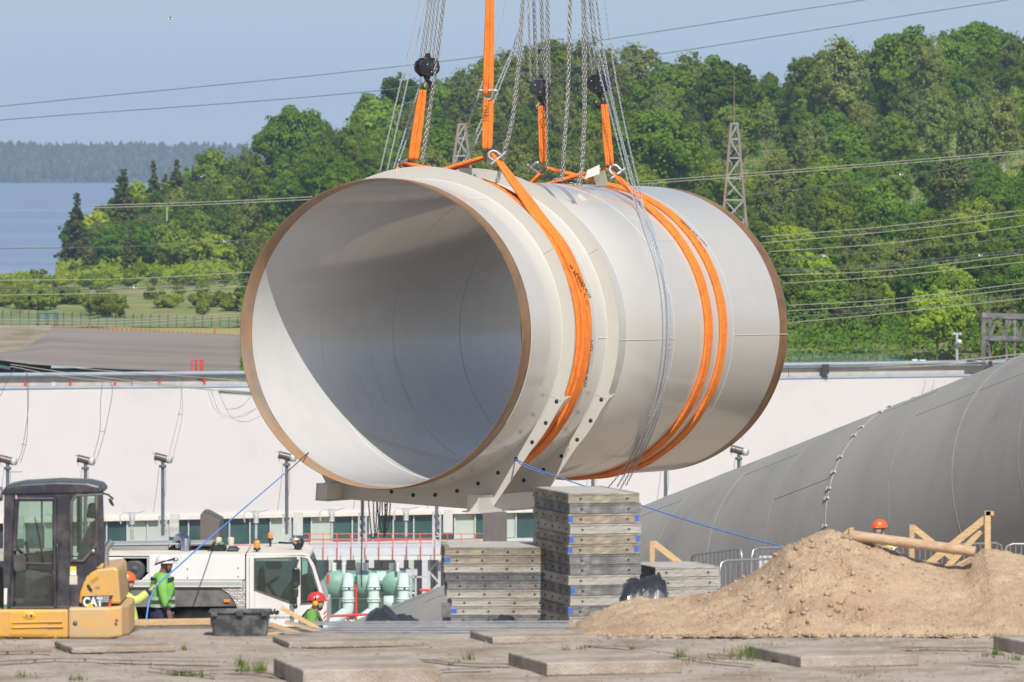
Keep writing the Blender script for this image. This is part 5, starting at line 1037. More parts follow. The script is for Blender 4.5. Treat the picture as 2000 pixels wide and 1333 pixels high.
# ---------------------------------------------------------------- crane carrier truck
T0 = 109.6
tk = thing('crane_truck', 'white crane carrier truck with glazed cab facing right', 'truck', P(400, 1332, T0+1.2))
def tp(name, polys, mat, d0=T0, d1=T0+.05, parent=tk, bevel=0):
    mb = MB()
    for p in polys: mb.pp(p, T0+d0 if d0 < 20 else d0, T0+d1 if d1 < 20 else d1)
    return mb.build(name, mat, parent, bevel=bevel)
tp('body_panel', [rc(291, 1086.5, 478.5, 1133)], m_white, 0, .08, bevel=.012)
tp('rear_body_panel', [rc(120, 1089, 241, 1133)], m_white, 0, .08, bevel=.012)
tp('corner_panel', [[(276, 1133), (291, 1119), (291, 1133)]], m_white, 0, .06)
tp('body_core', [[(120, 1091), (478, 1090), (478, 1134), (120, 1134)]], m_dark, .7, 2.4)
tp('air_intake_recess', [[(241, 1089.5), (291, 1089.5), (291, 1133), (241, 1133)]], M('recess_black', (.015, .015, .015), .9), .35, .69)
tp('recess_frame', [rc(241, 1088, 291, 1091), rc(287, 1091, 291, 1118)], m_grey, .005, .3)
mb = MB(); mb.lathe(P(264.5, 1111, T0+.35), (0, -1, 0), [(0, .17), (.25, .175), (.3, .165), (.31, .1), (.29, .06), (.31, .045), (.315, .01)], 28); mb.build('air_filter', M('filter_grey', (.06, .06, .065), .6, var=.15), tk)
tp('deck', [rc(120, 1083.5, 478, 1086)], m_tile, .05, 2.45)
tp('counter_rail', [[(205, 1067), (329, 1065.5), (329, 1082), (205, 1083)]], m_white, 1.2, 1.5, bevel=.01)
tp('rail_top', [[(200, 1063), (415, 1060), (415, 1063), (200, 1066)]], m_grey, 1.1, 1.9)
tp('engine_deck_box', [rc(330, 1071, 415, 1083)], m_dkgrey, 1.3, 2.2)
tp('rail_slot', [rc(212, 1072, 218, 1086)], m_grey, 1., 1.1)
mb = MB(); mb.tube([P(347, 1080, T0+1.4), P(347, 1058, T0+1.4), P(351, 1051, T0+1.3), P(359, 1050, T0+1.1), P(363, 1056, T0+1.), P(363, 1076, T0+1.)], .085, 14); mb.build('exhaust_elbow', M('polished_steel', (.6, .6, .62), .18, metal=1., var=.1, vs=6), tk, sharp=50)
tp('oil_tank', [[(411, 1084), (411, 1066), (416, 1062), (436, 1063), (440, 1068), (440, 1084)], rc(405, 1074, 413, 1084)], m_black, .9, 1.5, bevel=.02)
tp('battery_box', [[(442, 1084), (443, 1072), (458, 1072), (462, 1075), (470, 1084)]], m_black, .8, 1.6, bevel=.02)
for x in (427, 451): mb = MB(); mb.lathe(P(x, 1066, T0+1.), (0, 0, 1), [(0, .05), (.12, .055), (.13, .05), (.14, .01)], 10); mb.build('filler_cap', M('filler_cream', (.55, .5, .38), .6), tk)
mb = MB(); mb.ball(P(432, 1062, T0+.9), (.06, .05, .03), 10); mb.build('valve_knob', M('valve_green', (.05, .25, .13), .5), tk)
tp('side_rail', [rc(242, 1134, 472, 1147)], m_grey if 0 else M('rail_light', (.56, .57, .55), .5, var=.06), -.03, .1)
tp('rail_stripe', [rc(250, 1137, 471, 1143)], M('rail_stripe', (.36, .39, .36), .5, var=.08), -.034, -.03)
tp('mudguard', [[(200, 1147), (415, 1146), (430, 1150), (444, 1159), (455, 1172), (462, 1185), (300, 1186), (200, 1187)]], m_dkgrey, .02, .3, bevel=.01)
m_chk = M('chequer_plate', (.42, .41, .40), .42, var=.35, vs=22, metal=.6, bump=.6, bs=40)
tp('chequer_plate', [[(418, 1147.5), (472, 1147.5), (472, 1134), (479, 1134), (479, 1197), (464, 1197), (462, 1184), (456, 1172), (446, 1159), (432, 1150)]], m_chk, .0, .06)
tp('side_marker', [rc(437, 1171, 449, 1176.5)], m_amber, -.01, .02)
tp('chassis', [rc(120, 1187, 475, 1215)], m_dark, .8, 1.9)
for x in (387, 225, 60, -90):
    for far in (0, 1):
        dd = T0+.25+far*1.75; c = P(x, 1186.5, dd); gzv = zg(c.x, dd); r = .62; c = Vector((c.x, dd, c.z-r)); w = thing('wheel', None, None, c); w.parent = tk; w.location = c-tk.location; 
        mb = MB(); mb.lathe(c+Vector((0, .18, 0)), (0, -1, 0), [(-.17, .38), (-.17, .56), (-.12, .61), (0, .62), (.12, .61), (.17, .57), (.185, .52), (.165, .47), (.175, .42), (.16, .36)], 40); mb.build('tyre', m_rub, w)
        mb = MB(); mb.lathe(c+Vector((0, .18, 0)), (0, -1, 0), [(.1, .36), (.08, .3), (-.02, .24), (.0, .14), (.1, .12), (.12, .01)], 28); mb.build('rim', m_grey, w)
tp('wheel_arch_lining', [rc(262, 1186, 462, 1200)], m_dark, .75, .79)
# cab
cw = 2.5
tp('cab_rear_panel', [rc(480.5, 1086, 497, 1225)], m_white, 0, .06, bevel=.012)
tp('door_lower', [[(497, 1153), (565, 1178), (580, 1181), (580, 1225), (497, 1225)]], m_white, 0, .06, bevel=.012)
tp('door_top_frame', [[(497, 1086), (580, 1084.5), (580, 1089), (497, 1091)], rc(580, 1084.5, 587, 1225)], m_white, 0, .06, bevel=.008)
tp('front_pillar', [[(587, 1085), (598, 1085.5), (606, 1091), (613, 1102), (622, 1130), (631, 1160), (637, 1180), (638, 1225), (587, 1225), (587, 1180), (628, 1177), (619, 1148), (609, 1112), (601, 1093), (587, 1089)]], m_white, 0, .06)
tp('cab_roof', [[(480.5, 1082), (590, 1080), (603, 1086), (606, 1091), (598, 1089), (480.5, 1087)]], m_dusty, .0, cw, bevel=.03)
tp('cab_rear_wall', [rc(480.5, 1087, 484, 1225)], m_white, .06, cw)
tp('front_wall', [[(634, 1180), (638, 1182), (638, 1225), (634, 1225)]], m_white, .06, cw)
tp('cab_floor', [rc(484, 1196, 634, 1225)], m_dark, .06, cw)
tp('far_pillar', [rc(480, 1086, 500, 1225), rc(580, 1086, 587, 1225), [(497, 1160), (634, 1180), (634, 1225), (497, 1225)]], m_white, cw-.06, cw)
tp('door_seal', [[(496, 1091), (580, 1088.5), (580, 1091), (498.5, 1093), (498.5, 1151), (566, 1175), (580, 1179), (580, 1182), (565, 1178.5), (496, 1153)]], m_rub, -.012, .0)
tp('seal_strip', [[(586.5, 1088), (601, 1091.5), (610, 1111), (621, 1148), (630, 1178), (586.5, 1181.5), (586.5, 1179), (626, 1175.8), (618, 1149), (607, 1113), (599, 1094), (586.5, 1091)]], m_rub, -.012, .0)
tp('door_glass', [[(498, 1093), (580, 1091), (580, 1180), (565, 1176), (498, 1152)]], m_glassT, .02, .026)
tp('quarter_glass', [[(587, 1089), (600, 1092), (609, 1112), (619, 1149), (628, 1177), (587, 1180)]], m_glassT, .02, .026)
mb = MB(); mb.prism([P(603, 1091, T0+.1), P(634, 1180, T0+.1), P(634, 1180, T0+.1)+Vector((0, cw-.2, 0)), P(603, 1091, T0+.1)+Vector((0, cw-.2, 0))], (.006, 0, .002)); mb.build('windscreen', m_glassT, tk)
tp('door_gap', [[(486.5, 1090), (487.3, 1090), (487.3, 1225), (486.5, 1225)]], m_text, -.002, .01)
tp('cab_seat', [[(500, 1170), (505, 1110), (516, 1108), (518, 1160), (540, 1166), (540, 1180), (500, 1180)]], m_black, .6, 1.2, bevel=.04)
tp('dashboard', [[(548, 1165), (560, 1150), (585, 1136), (598, 1132), (612, 1150), (630, 1180), (548, 1180)]], m_rub, .4, 2.2, bevel=.03)
mb = MB(); c = P(523, 1142, T0+.7); ax = Vector((-.55, .1, .8)).normalized(); x_, y_ = frame_of(ax); mb.tube([c+(x_*math.cos(a)+y_*math.sin(a))*.21 for a in [k*math.pi/10 for k in range(21)]], .016, 6); mb.tube([c-ax*.3, c], .03, 6); mb.bar(c-x_*.2, c+x_*.2, .02); mb.build('steering_wheel', m_black, tk)
tp('sun_visor', [[(519, 1098), (549, 1097), (552, 1106), (548, 1112), (522, 1112), (518, 1104)]], m_dkgrey, .15, .2, bevel=.01)
tp('door_mirror', [[(571, 1112), (575, 1109), (583, 1110), (586, 1116), (586, 1142), (582, 1148), (573, 1147), (570, 1142)]], m_black, -.22, -.12, bevel=.02)
tp('lower_mirror', [[(571, 1150), (580, 1148), (583, 1154), (582, 1166), (577, 1170), (571, 1166)]], m_black, -.22, -.12, bevel=.02)
tp('round_mirror', [[(571, 1184), (573, 1180), (580, 1180), (582, 1186), (579, 1190), (573, 1189)]], m_black, -.22, -.14, bevel=.02)
mb = MB(); mb.tube([P(583, 1094, T0-.02), P(579, 1098, T0-.17), P(578, 1186, T0-.17)], .014, 6); mb.build('mirror_arm', m_black, tk)
for i in range(3):
    y = 1191+i*9; tp('hazard_stripe', [[(632, y+7), (637.4, y), (637.4, y+4.5), (632, y+11.5)]], m_red, -.004, .0)
for (x, y, dd, s) in ((502, 1075, .5, 1.), (528, 1056, 1.9, .75), (577, 1066, .9, .8)):
    c = P(x, y, T0+dd); b = thing('beacon', None, None, c); b.parent = tk; b.location = c-tk.location
    mb = MB(); mb.lathe(c, (0, 0, 1), [(-.06, .02), (-.0, .022), (0, .055*s), (.04, .06*s), (.04, .02)], 14); mb.tube([P(x, 1083, T0+dd), c], .016, 6); mb.build('beacon_base', m_black, b)
    mb = MB(); mb.lathe(c+Vector((0, 0, .041)), (0, 0, 1), [(0, .055*s), (.10*s, .05*s), (.12*s, .03*s), (.125*s, .001)], 14); mb.build('amber_dome', m_amber, b)
mb = MB(); mb.tube([P(545, 1060, T0+1.2), P(560, 1061, T0+1.1), P(585, 1061, T0+.9)], .018, 6); mb.build('roof_mirror_arm', m_black, tk)
mb = MB(); mb.lathe(P(584, 1063, T0+.8), Vector((.9, -.2, -.35)), [(0, .01), (0, .1), (.02, .11), (.06, .07), (.07, .01)], 14); mb.build('roof_mirror', m_black, tk)
mb = MB(); mb.ball(P(577, 1055, T0+.9), (.1, .06, .045), 12); mb.build('roof_lamp', m_galv, tk)
for x, y in ((366, 1112), (366, 1129), (465, 1110), (465, 1127), (231, 1103)): mb = MB(); mb.lathe(P(x, y, T0-.004), (0, 1, 0), [(0, .001), (0, .012), (.01, .012)], 8); mb.build('rivet', m_text, tk)
text('company_lettering', 'vele', .12, m_text, tk, P(514, 1200, T0-.004), shear=.35, bold=.006, sx=1.25); text('web_lettering', 'velelogistics.com', .068, M('grey_lettering', (.12, .12, .12), .6), tk, P(516, 1208, T0-.004), sx=1.02)
tp('lettering_bar', [rc(546, 1195.5, 565, 1199.5)], M('pale_bar', (.6, .6, .6), .6), -.003, .0)
# ---------------------------------------------------------------- people
m_skin = M('skin', (.38, .20, .14), .55, var=.08); m_skin2 = M('skin_light', (.50, .30, .22), .55, var=.08)
m_green = M('hi_vis_green', (.17, .42, .08), .8, var=.15, vs=9); m_lime = M('hi_vis_lime', (.55, .66, .16), .8, var=.1, vs=9); m_navy = M('navy_workwear', (.025, .03, .07), .85, var=.2, vs=9); m_refl = M('reflective_tape', (.42, .45, .42), .35, var=.05)
m_glove = M('glove_lime', (.45, .48, .12), .8); m_boot = M('boot', (.05, .04, .035), .7); m_helo = M('helmet_orange', (.85, .12, .02), .35, coat=.3, var=.04); m_helr = M('helmet_red', (.60, .04, .03), .35, coat=.3, var=.04)
def skinmesh(name, mat, parent, joints, edges, sub=1, root=0):
    me = bpy.data.meshes.new(name); names = list(joints); ix = {n: i for i, n in enumerate(names)}
    me.from_pydata([tuple(joints[n][0]) for n in names], [(ix[a], ix[b]) for a, b in edges], [])
    o = bpy.data.objects.new(name, me); col.objects.link(o); o.parent = parent; me.materials.append(mat)
    md = o.modifiers.new('skin', 'SKIN'); md.use_smooth_shade = True
    if not me.skin_vertices: me.attributes.new if 0 else None
    for i, n in enumerate(names): r = joints[n][1]; r = r if isinstance(r, tuple) else (r, r); me.skin_vertices[0].data[i].radius = r; me.skin_vertices[0].data[i].use_root = (i == root)
    s = o.modifiers.new('sub', 'SUBSURF'); s.levels = sub; s.render_levels = sub; return o
def person(label, foot, yaw, lean=0, arms=None, helmet=m_white, jacket=m_green, sleeve=None, skin=m_skin, stripes=True, ears=False, crouch=0, face=None, headturn=0, glove=None, harness=False, beard=False):
    """local axes: x = facing, y = left, z = up"""
    t = thing('person', label, 'person', foot); t.rotation_euler.z = R(yaw)
    hip = Vector((-.05*lean/30, 0, .93-crouch)); L = R(lean); up = Vector((math.sin(L), 0, math.cos(L)))
    def T(s, x=0, y=0): return hip+up*s+Vector((math.cos(L), 0, -math.sin(L)))*x+Vector((0, y, 0))
    neck = T(.55, .02); head0 = T(.60, .03); hc = T(.56, .035)+Vector((.01, 0, .095)); 
    J = {'pel': (hip, (.13, .11)), 'sp': (T(.18), (.13, .10)), 'ch': (T(.38), (.145, .105)), 'nk0': (T(.50, .01), .08), 'nk': (neck, .066), 'jaw': (hc+Vector((.02, 0, -.055)), (.092, .088)), 'hd': (hc+Vector((0, 0, .02)), (.125, .115)), 'top': (hc+Vector((-.01, 0, .08)), .09)}
    E_ = [('pel', 'sp'), ('sp', 'ch'), ('ch', 'nk0'), ('nk0', 'nk'), ('nk', 'jaw'), ('jaw', 'hd'), ('hd', 'top')]
    arms = arms or {}
    hands = {}
    for s, sn in ((1, 'l'), (-1, 'r')):
        k = crouch; J['hp'+sn] = (hip+Vector((0, .10*s, -.06)), .09); kn = Vector((.10+.6*k, .11*s, .48-.2*k)); J['kn'+sn] = (kn, .06); J['an'+sn] = ((0.0, .11*s, .09), .045); J['to'+sn] = ((.17, .12*s, .04), .04)
        E_ += [('pel', 'hp'+sn), ('hp'+sn, 'kn'+sn), ('kn'+sn, 'an'+sn), ('an'+sn, 'to'+sn)]
        a = arms.get(sn) or (T(.24, .03, .30*s), T(-.03, .10, .31*s)); sh = T(.46, 0, .19*s); el_, wr = a
        J['sh'+sn] = (sh, .065); J['el'+sn] = (el_, .045); J['wr'+sn] = (wr, .032); dr = (Vector(wr)-Vector(el_)).normalized(); pm = Vector(wr)+dr*.07; J['pm'+sn] = (pm, (.042, .022))
        E_ += [('ch', 'sh'+sn), ('sh'+sn, 'el'+sn), ('el'+sn, 'wr'+sn), ('wr'+sn, 'pm'+sn)]; sx, sy = frame_of(dr)
        for q in range(5):
            off = sx*(.03-.02*q) if q < 4 else sx*.035; base = pm+off*.9+(dr*.03 if q < 4 else -dr*.02); ln = (.034, .04, .038, .03, .03)[q]; tip = base+dr*ln+(sx*.03 if q == 4 else Vector())
            tip2 = tip+dr*ln*.5+sy*ln*.8; J['f%d%s' % (q, sn)] = (base, .010); J['g%d%s' % (q, sn)] = (tip, .009); J['h%d%s' % (q, sn)] = (tip2, .008); E_ += [('pm'+sn, 'f%d%s' % (q, sn)), ('f%d%s' % (q, sn), 'g%d%s' % (q, sn)), ('g%d%s' % (q, sn), 'h%d%s' % (q, sn))]
        hands[sn] = (J['sh'+sn][0], Vector(el_), Vector(wr), pm)
    J['ns'] = (hc+Vector((.115, 0, -.01)), .018); E_.append(('hd', 'ns'))
    skinmesh('body', skin, t, J, E_, 2)
    jk = {'pel': (hip+up*-.06, (.20, .19)), 'sp': (T(.16), (.21, .20)), 'ch': (T(.36), (.22, .19)), 'nk0': (T(.48, .0), (.15, .13)), 'nk': (T(.545, .01), .095)}; je = [('pel', 'sp'), ('sp', 'ch'), ('ch', 'nk0'), ('nk0', 'nk')]
    skinmesh('jacket', jacket, t, jk, je, 2)
    for sn in ('l', 'r'):
        sh, el_, wr, pm = hands[sn]; sl = {'a': (Vector(sh).lerp(T(.40), .35), .115), 'b': (Vector(sh), .10), 'c': (el_, .08), 'd': (Vector(el_).lerp(wr, .9), .068)}
        skinmesh('sleeve', sleeve or jacket, t, sl, [('a', 'b'), ('b', 'c'), ('c', 'd')], 2)
        p, q = Vector(el_).lerp(wr, .55), Vector(el_).lerp(wr, .70); mb = MB(); mb.tube([p, q], [.066, .062], 14); o = mb.build('cuff_tape', m_refl, origin=(0, 0, 0)); o.parent = t
        p, q = Vector(el_).lerp(wr, .82), Vector(el_).lerp(wr, .97); mb = MB(); mb.tube([p, q], [.06, .056], 14); o = mb.build('cuff', m_navy, origin=(0, 0, 0)); o.parent = t
        tr = {'a': (hip+Vector((0, .07*(1 if sn == 'l' else -1), 0)), .15), 'b': (J['hp'+sn][0]+Vector((0, 0, -.06)), .13), 'c': (J['kn'+sn][0], .082), 'd': ((0, J['an'+sn][0][1], .12), .07)}; skinmesh('trouser_leg', m_navy, t, tr, [('a', 'b'), ('b', 'c'), ('c', 'd')], 2)
        bt = {'a': ((0, J['an'+sn][0][1], .14), .06), 'b': ((0, J['an'+sn][0][1], .06), .06), 'c': ((.17, J['an'+sn][0][1], .045), .045)}; skinmesh('boot', m_boot, t, bt, [('a', 'b'), ('b', 'c')], 1)
        if glove:
            dr = (wr-el_).normalized(); gl = {'a': (wr-dr*.02, .042), 'b': (pm, (.052, .034)), 'c': (pm+dr*.05, (.045, .03))}; skinmesh('glove', glove, t, gl, [('a', 'b'), ('b', 'c')], 1)
    def band(name, s0, s1, rx, ry, mat):
        mb = MB(); vs = []; n = 24
        for s in (s0, s1):
            for j in range(n): a = 2*math.pi*j/n; vs.append(T(s, math.cos(a)*rx, math.sin(a)*ry))
        mb.add(vs, [(j, (j+1) % n, n+(j+1) % n, n+j) for j in range(n)], 0, True); o = mb.build(name, mat, origin=(0, 0, 0)); o.parent = t; return o
    if stripes: band('reflective_band', .00, .05, .205, .225, m_refl); band('reflective_band', .115, .165, .208, .228, m_refl)
    band('jacket_hem', -.17, -.07, .19, .215, m_navy)
    band('shoulder_yoke', .41, .46, .185, .215, m_navy) if stripes else None
    if harness:
        for s in (1, -1): mb = MB(); mb.tube([T(.1, .16, .1*s), T(.35, .16, .1*s), T(.5, .05, .1*s), T(.5, -.08, .1*s), T(.35, -.17, .08*s), T(.05, -.17, .06*s)], .025, 6); o = mb.build('harness_strap', m_black, origin=(0, 0, 0)); o.parent = t
    # helmet, straps, eyes, ears
    R_ = Matrix.Rotation(R(headturn), 3, 'Z'); hx = hc+Vector((-.005, 0, .035)); mb = MB(); n = 20; vs = []; pr = [(.0, .128), (.03, .127), (.07, .115), (.105, .085), (.125, .045), (.13, .001)]
    for z, r in pr:
        for j in range(n): a = 2*math.pi*j/n; vs.append(hx+R_ @ Vector((math.cos(a)*r*1.12, math.sin(a)*r*.95, z)))
    mb.add(vs, [(i*n+j, i*n+(j+1) % n, (i+1)*n+(j+1) % n, (i+1)*n+j) for i in range(len(pr)-1) for j in range(n)], 0, True)
    rim = [];
    for z, k in ((0.0, 1), (-.012, 1.06), (.0, 1.1)):
        for j in range(n): a = 2*math.pi*j/n; pk = .045*max(0, math.cos(a))**2; rim.append(hx+R_ @ Vector((math.cos(a)*(.143*k+pk*(k > 1)), math.sin(a)*.121*k, z)))
    mb.add(rim, [(i*n+j, i*n+(j+1) % n, ((i+1) % 3)*n+(j+1) % n, ((i+1) % 3)*n+j) for i in range(3) for j in range(n)], 0, True); o = mb.build('helmet', helmet, origin=(0, 0, 0)); o.parent = t; hel = o
    mb = MB(); mb.obox(hx+R_ @ Vector((-.0, -.118, .05)), Vector((.03, 0, 0)), Vector((0, .006, 0)), Vector((0, 0, .012))); o = mb.build('helmet_badge', m_wprint, origin=(0, 0, 0)); o.parent = hel
    mb = MB()
    for s in (1, -1): mb.tube([hx+R_ @ Vector((.02, .10*s, 0)), hc+R_ @ Vector((.04, .085*s, -.08)), hc+R_ @ Vector((.055, .0, -.135))], .008, 5); mb.tube([hx+R_ @ Vector((-.06, .10*s, 0)), hc+R_ @ Vector((.04, .085*s, -.08))], .008, 5)
    o = mb.build('chin_strap', m_black, origin=(0, 0, 0)); o.parent = t
    for s in (1, -1):
        mb = MB(); mb.ball(hc+R_ @ Vector((.078, .032*s, .015)), .012, 8); o = mb.build('eye', m_text, origin=(0, 0, 0)); o.parent = t
        mb = MB(); mb.ball(hc+R_ @ Vector((-.005, .083*s, 0)), (.018, .01, .03), 8); o = mb.build('ear', skin, origin=(0, 0, 0)); o.parent = t
        if ears: mb = MB(); mb.ball(hc+R_ @ Vector((-.01, .105*s, -.01)), (.045, .03, .055), 12); o = mb.build('ear_defender', M('ear_yellow', (.75, .42, .02), .5), origin=(0, 0, 0)); o.parent = t; mb = MB(); mb.tube([hc+R_ @ Vector((-.01, .12*s, .03)), hx+R_ @ Vector((.0, .115*s, .07))], .012, 6); o = mb.build('defender_arm', m_black, origin=(0, 0, 0)); o.parent = t
    mb = MB(); mb.tube([hc+R_ @ Vector((-.02, -.08, .02)), hc+R_ @ Vector((.085, -.05, .02)), hc+R_ @ Vector((.1, 0, .02)), hc+R_ @ Vector((.085, .05, .02)), hc+R_ @ Vector((-.02, .08, .02))], .009, 5); o = mb.build('glasses', m_black, origin=(0, 0, 0)); o.parent = t
    if beard: mb = MB(); mb.ball(hc+R_ @ Vector((.045, 0, -.085)), (.055, .06, .045), 10); o = mb.build('beard', M('beard_dark', (.05, .035, .03), .9), origin=(0, 0, 0)); o.parent = t
    if face: mb = MB(); mb.ball(hc+R_ @ Vector((.03, 0, -.06)), (.085, .085, .08), 12); o = mb.build('neck_gaiter', face, origin=(0, 0, 0)); o.parent = t
    if helmet is m_white:
        mb = MB(); mb.tube([hx+Vector((-.15, -.05, -.035)), hx+Vector((-.06, -.125, .01)), hx+Vector((.08, -.105, .045)), hx+Vector((.15, -.04, .06))], .013, 6); mb.tube([hx+Vector((-.15, .05, -.035)), hx+Vector((-.06, .125, .01)), hx+Vector((.08, .105, .045)), hx+Vector((.15, .04, .06))], .013, 6); o = mb.build('lamp_strap', m_black, origin=(0, 0, 0)); o.parent = hel
        mb = MB(); mb.ball(hx+Vector((.17, 0, .045)), (.045, .05, .03), 10); o = mb.build('head_lamp', m_galv, origin=(0, 0, 0)); o.parent = hel
    return t, hands
def feet(px_, d, ytop, tall=1.755): p = P(px_, ytop, d); return Vector((p.x, p.y, p.z-tall))
pA, hA = person('man in white helmet and green hi-vis jacket standing in profile before the truck', feet(317, 106.5, 1082), 0, beard=True, skin=M('skin_dark', (.22, .115, .08), .55, var=.1), arms={'r': (Vector((.03, -.26, 1.13)), Vector((.10, -.27, .90))), 'l': (Vector((-.02, .28, 1.13)), Vector((.06, .28, .88)))})
fB = feet(236, 104.6, 1117, 1.735); fB.z += .0
pB, hB = person('man in orange helmet and lime sleeves reaching out to hold the blue rope', fB, 0, lean=6, helmet=m_helo, jacket=m_navy, sleeve=m_lime, stripes=False, skin=m_skin2, glove=m_glove, harness=True, arms={'r': (Vector((.24, -.22, 1.28)), Vector((.46, -.20, 1.46))), 'l': (Vector((.16, .3, 1.1)), Vector((.2, .3, .85)))})
pC, hC = person('man in red helmet with yellow ear defenders, crouching in front of the truck cab', feet(603, 106.8, 1154, 1.39), -4, crouch=.36, lean=10, helmet=m_helr, jacket=M('dull_green_jacket', (.12, .26, .05), .85, var=.2, vs=9), stripes=False, skin=m_skin2, ears=True, harness=True, beard=True)
pD, hD = person('man in orange helmet and blue face covering, far right behind the sand pile', feet(1722, 117, 1014), 215, helmet=m_helo, jacket=m_lime, skin=m_skin2, face=M('gaiter_blue', (.07, .14, .35), .8, var=.6, vs=25))
# blue rope from the lowered pipe to the man's hand and on to the ground
def srope(pts, r, label):
    t = thing('guide_rope', label, 'rope', pts[0]); mb = MB(); mb.tube([Vector(a).lerp(Vector(b), k/6) for a, b in zip(pts, pts[1:]) for k in range(6)]+[Vector(pts[-1])], r, 6); mb.build('rope', m_blue, t)
hand = pB.location+hB['r'][3]
rope([[P(640, 850, 170.5), P(583, 902, 163), P(560, 923, 157)]], .012, 'dark upper end of the rope at the lower left of the pipe rim').children[0].data.materials[0] = M('dark_rope', (.06, .03, .04), .8)
srope([P(560, 922, 157), P(500, 973, 138), P(440, 1025, 116), P(420, 1042, 109.2), P(345, 1109, 105.7), hand+Vector((.03, -.03, .03)), P(290, 1178, 104.3), P(283, 1232, 103.8), P(280, 1300, 103)], .0125, 'blue rope from the pipe down to the gloved hand of the man in lime sleeves')
# ---------------------------------------------------------------- formwork panel stacks
FW = [M('formwork_stained', (.38, .33, .25), .75, var=.45, vs=9, stretch=(.5, 1, 2), rgb2=(.20, .17, .13), dirt=.4, ds=3, bump=.4, bs=25), M('formwork_grey', (.24, .235, .225), .7, var=.35, vs=9, rgb2=(.12, .12, .12), dirt=.4, ds=3, bump=.4, bs=25), M('formwork_pale', (.46, .445, .41), .7, var=.4, vs=8, stretch=(.5, 1, 2), rgb2=(.27, .24, .19), dirt=.3, ds=4, bump=.4, bs=25), M('formwork_dark', (.12, .12, .12), .75, var=.3, vs=9, bump=.4, bs=25)]
m_ply = M('plywood_face', (.40, .385, .35), .9, spec=.1, var=.15, vs=3, rgb2=(.45, .44, .42), dirt=.3, ds=2); m_bluep = M('blue_paint_mark', (.05, .14, .48), .6, var=.15)
def panel(c, ang, w, L, th, mat, holes, label, group, blue=0, lh=5, mud=None):
    a = R(ang); X = Vector((math.cos(a), math.sin(a), 0)); Y = Vector((-X.y, X.x, 0)); Z = Vector((0, 0, 1)); t = thing('formwork_panel', label, 'formwork panel', c, group)
    mb = MB(); lip = .014
    def side(o, dx, dy, ln):
        mb.obox(o+dx*ln/2+Z*th/2-dy*-.02, dx*ln/2, dy*.018, Z*(th/2-.018)); mb.obox(o+dx*ln/2+Z*(th-.012)+dy*.03, dx*ln/2, dy*.035, Z*.010); mb.obox(o+dx*ln/2+Z*.012+dy*.03, dx*ln/2, dy*.035, Z*.010)
    side(c, X, Y, w); side(c+Y*L, X, -Y, w); side(c, Y, X, L); side(c+X*w, Y, -X, L); mb.build('frame', mat, t)
    mb = MB(); mb.obox(c+X*w/2+Y*L/2+Z*(th-.008), X*(w/2-.03), Y*(L/2-.03), Z*.004); mb.obox(c+X*w/2+Y*L/2+Z*(th*.45), X*(w/2-.07), Y*(L/2-.07), Z*(th*.38)); mb.build('plywood_sheet', m_ply, t)
    mb = MB()
    for k in range(holes): f = (k+.5)/holes if holes > 2 else (.17+.66*k); mb.obox(c+X*w*f+Z*th*.46-Y*.0005, X*.014, Y*.006, Z*.010)
    for k in range(lh): mb.obox(c+Y*L*(k+.5)/lh+Z*th*.46-X*.0005, Y*.03, X*.006, Z*.010)
    mb.build('slot', m_text, t)
    if blue: 
        for f in ([.03, .965] if blue == 2 else ([.03] if blue == 1 else [.965])): mb = MB(); mb.obox(c+X*w*f+Z*th*.5-Y*.002, X*w*.03, Y*.002, Z*th*.40); mb.build('paint_mark', m_bluep, t)
def stack(pxl, ytop, d, ang, w, L, ph, n, mats, holes, blues, where, grp, thick=None, shift=None, lh=5):
    c0 = P(pxl, ytop, d); z = c0.z; k = d/F
    WORD = ['top', 'second', 'third', 'fourth', 'fifth', 'sixth', 'seventh', 'eighth', 'ninth', 'tenth', 'eleventh', 'twelfth', 'thirteenth', 'fourteenth', 'fifteenth']; MW = ['brown stained', 'grey', 'pale', 'dark']
    i = 0
    while i < n or (z > zg(c0.x, d)+.04 and i < 15):
        th = ph*k; z -= th; sx = (shift[i] if shift and i < len(shift) else 0)*k+random.uniform(-.018, .018)
        panel(Vector((c0.x+sx, c0.y, z)), ang+random.uniform(-.4, .4), w, L, th-.004, FW[mats[i % len(mats)]], holes, '%s formwork panel, %s from above in %s' % (MW[mats[i % len(mats)]], WORD[i], where) if i else '%s formwork panel on top of %s' % (MW[mats[0]], where), grp, blues.get(i, 0), lh); i += 1
    mb = MB(); zz = zg(c0.x, d)
    if z > zz: mb.box(c0.x+.1, c0.x+w-.1, c0.y+.2, c0.y+.3, zz, z); mb.box(c0.x+.1, c0.x+w-.1, c0.y+L-.6, c0.y+L-.5, zz, z); mb.build('timber_bearer', m_wood, label='timber bearer under %s' % where, cat='bearer')
random.seed(21)
stack(1112, 964, 90.2, 14, .97, 1.9, 20, 13, [0, 1, 0, 2, 0, 0, 1, 1, 2, 1, 2, 1, 2, 1], 2, {2: 2, 4: 2, 5: 2, 9: 1, 11: 1}, 'the tall stack', 'formwork panels of the tall stack')
stack(871, 1069, 91.5, 2, 1.35, 1.45, 16.6, 9, [0, 0, 2, 3, 1, 2, 2, 2, 1, 2], 4, {1: 1, 7: 1}, 'the left stack', 'formwork panels of the left stack', shift=[0, -3, -3, 0, 1, 0, 9, 8, 9], lh=2)
stack(1283, 1108, 91.2, 15, .88, 1.2, 20, 5, [2, 2, 2, 1, 2, 1], 2, {2: 3}, 'the low right stack', 'formwork panels of the low right stack', lh=3)
mb = MB(); mb.pp([(861, 1180), (880, 1180), (881, 1206), (862, 1206)], 91.0, 91.2); mb.build('steel_bracket', FW[1], label='grey steel bracket at the lower left of the left stack', cat='bracket')
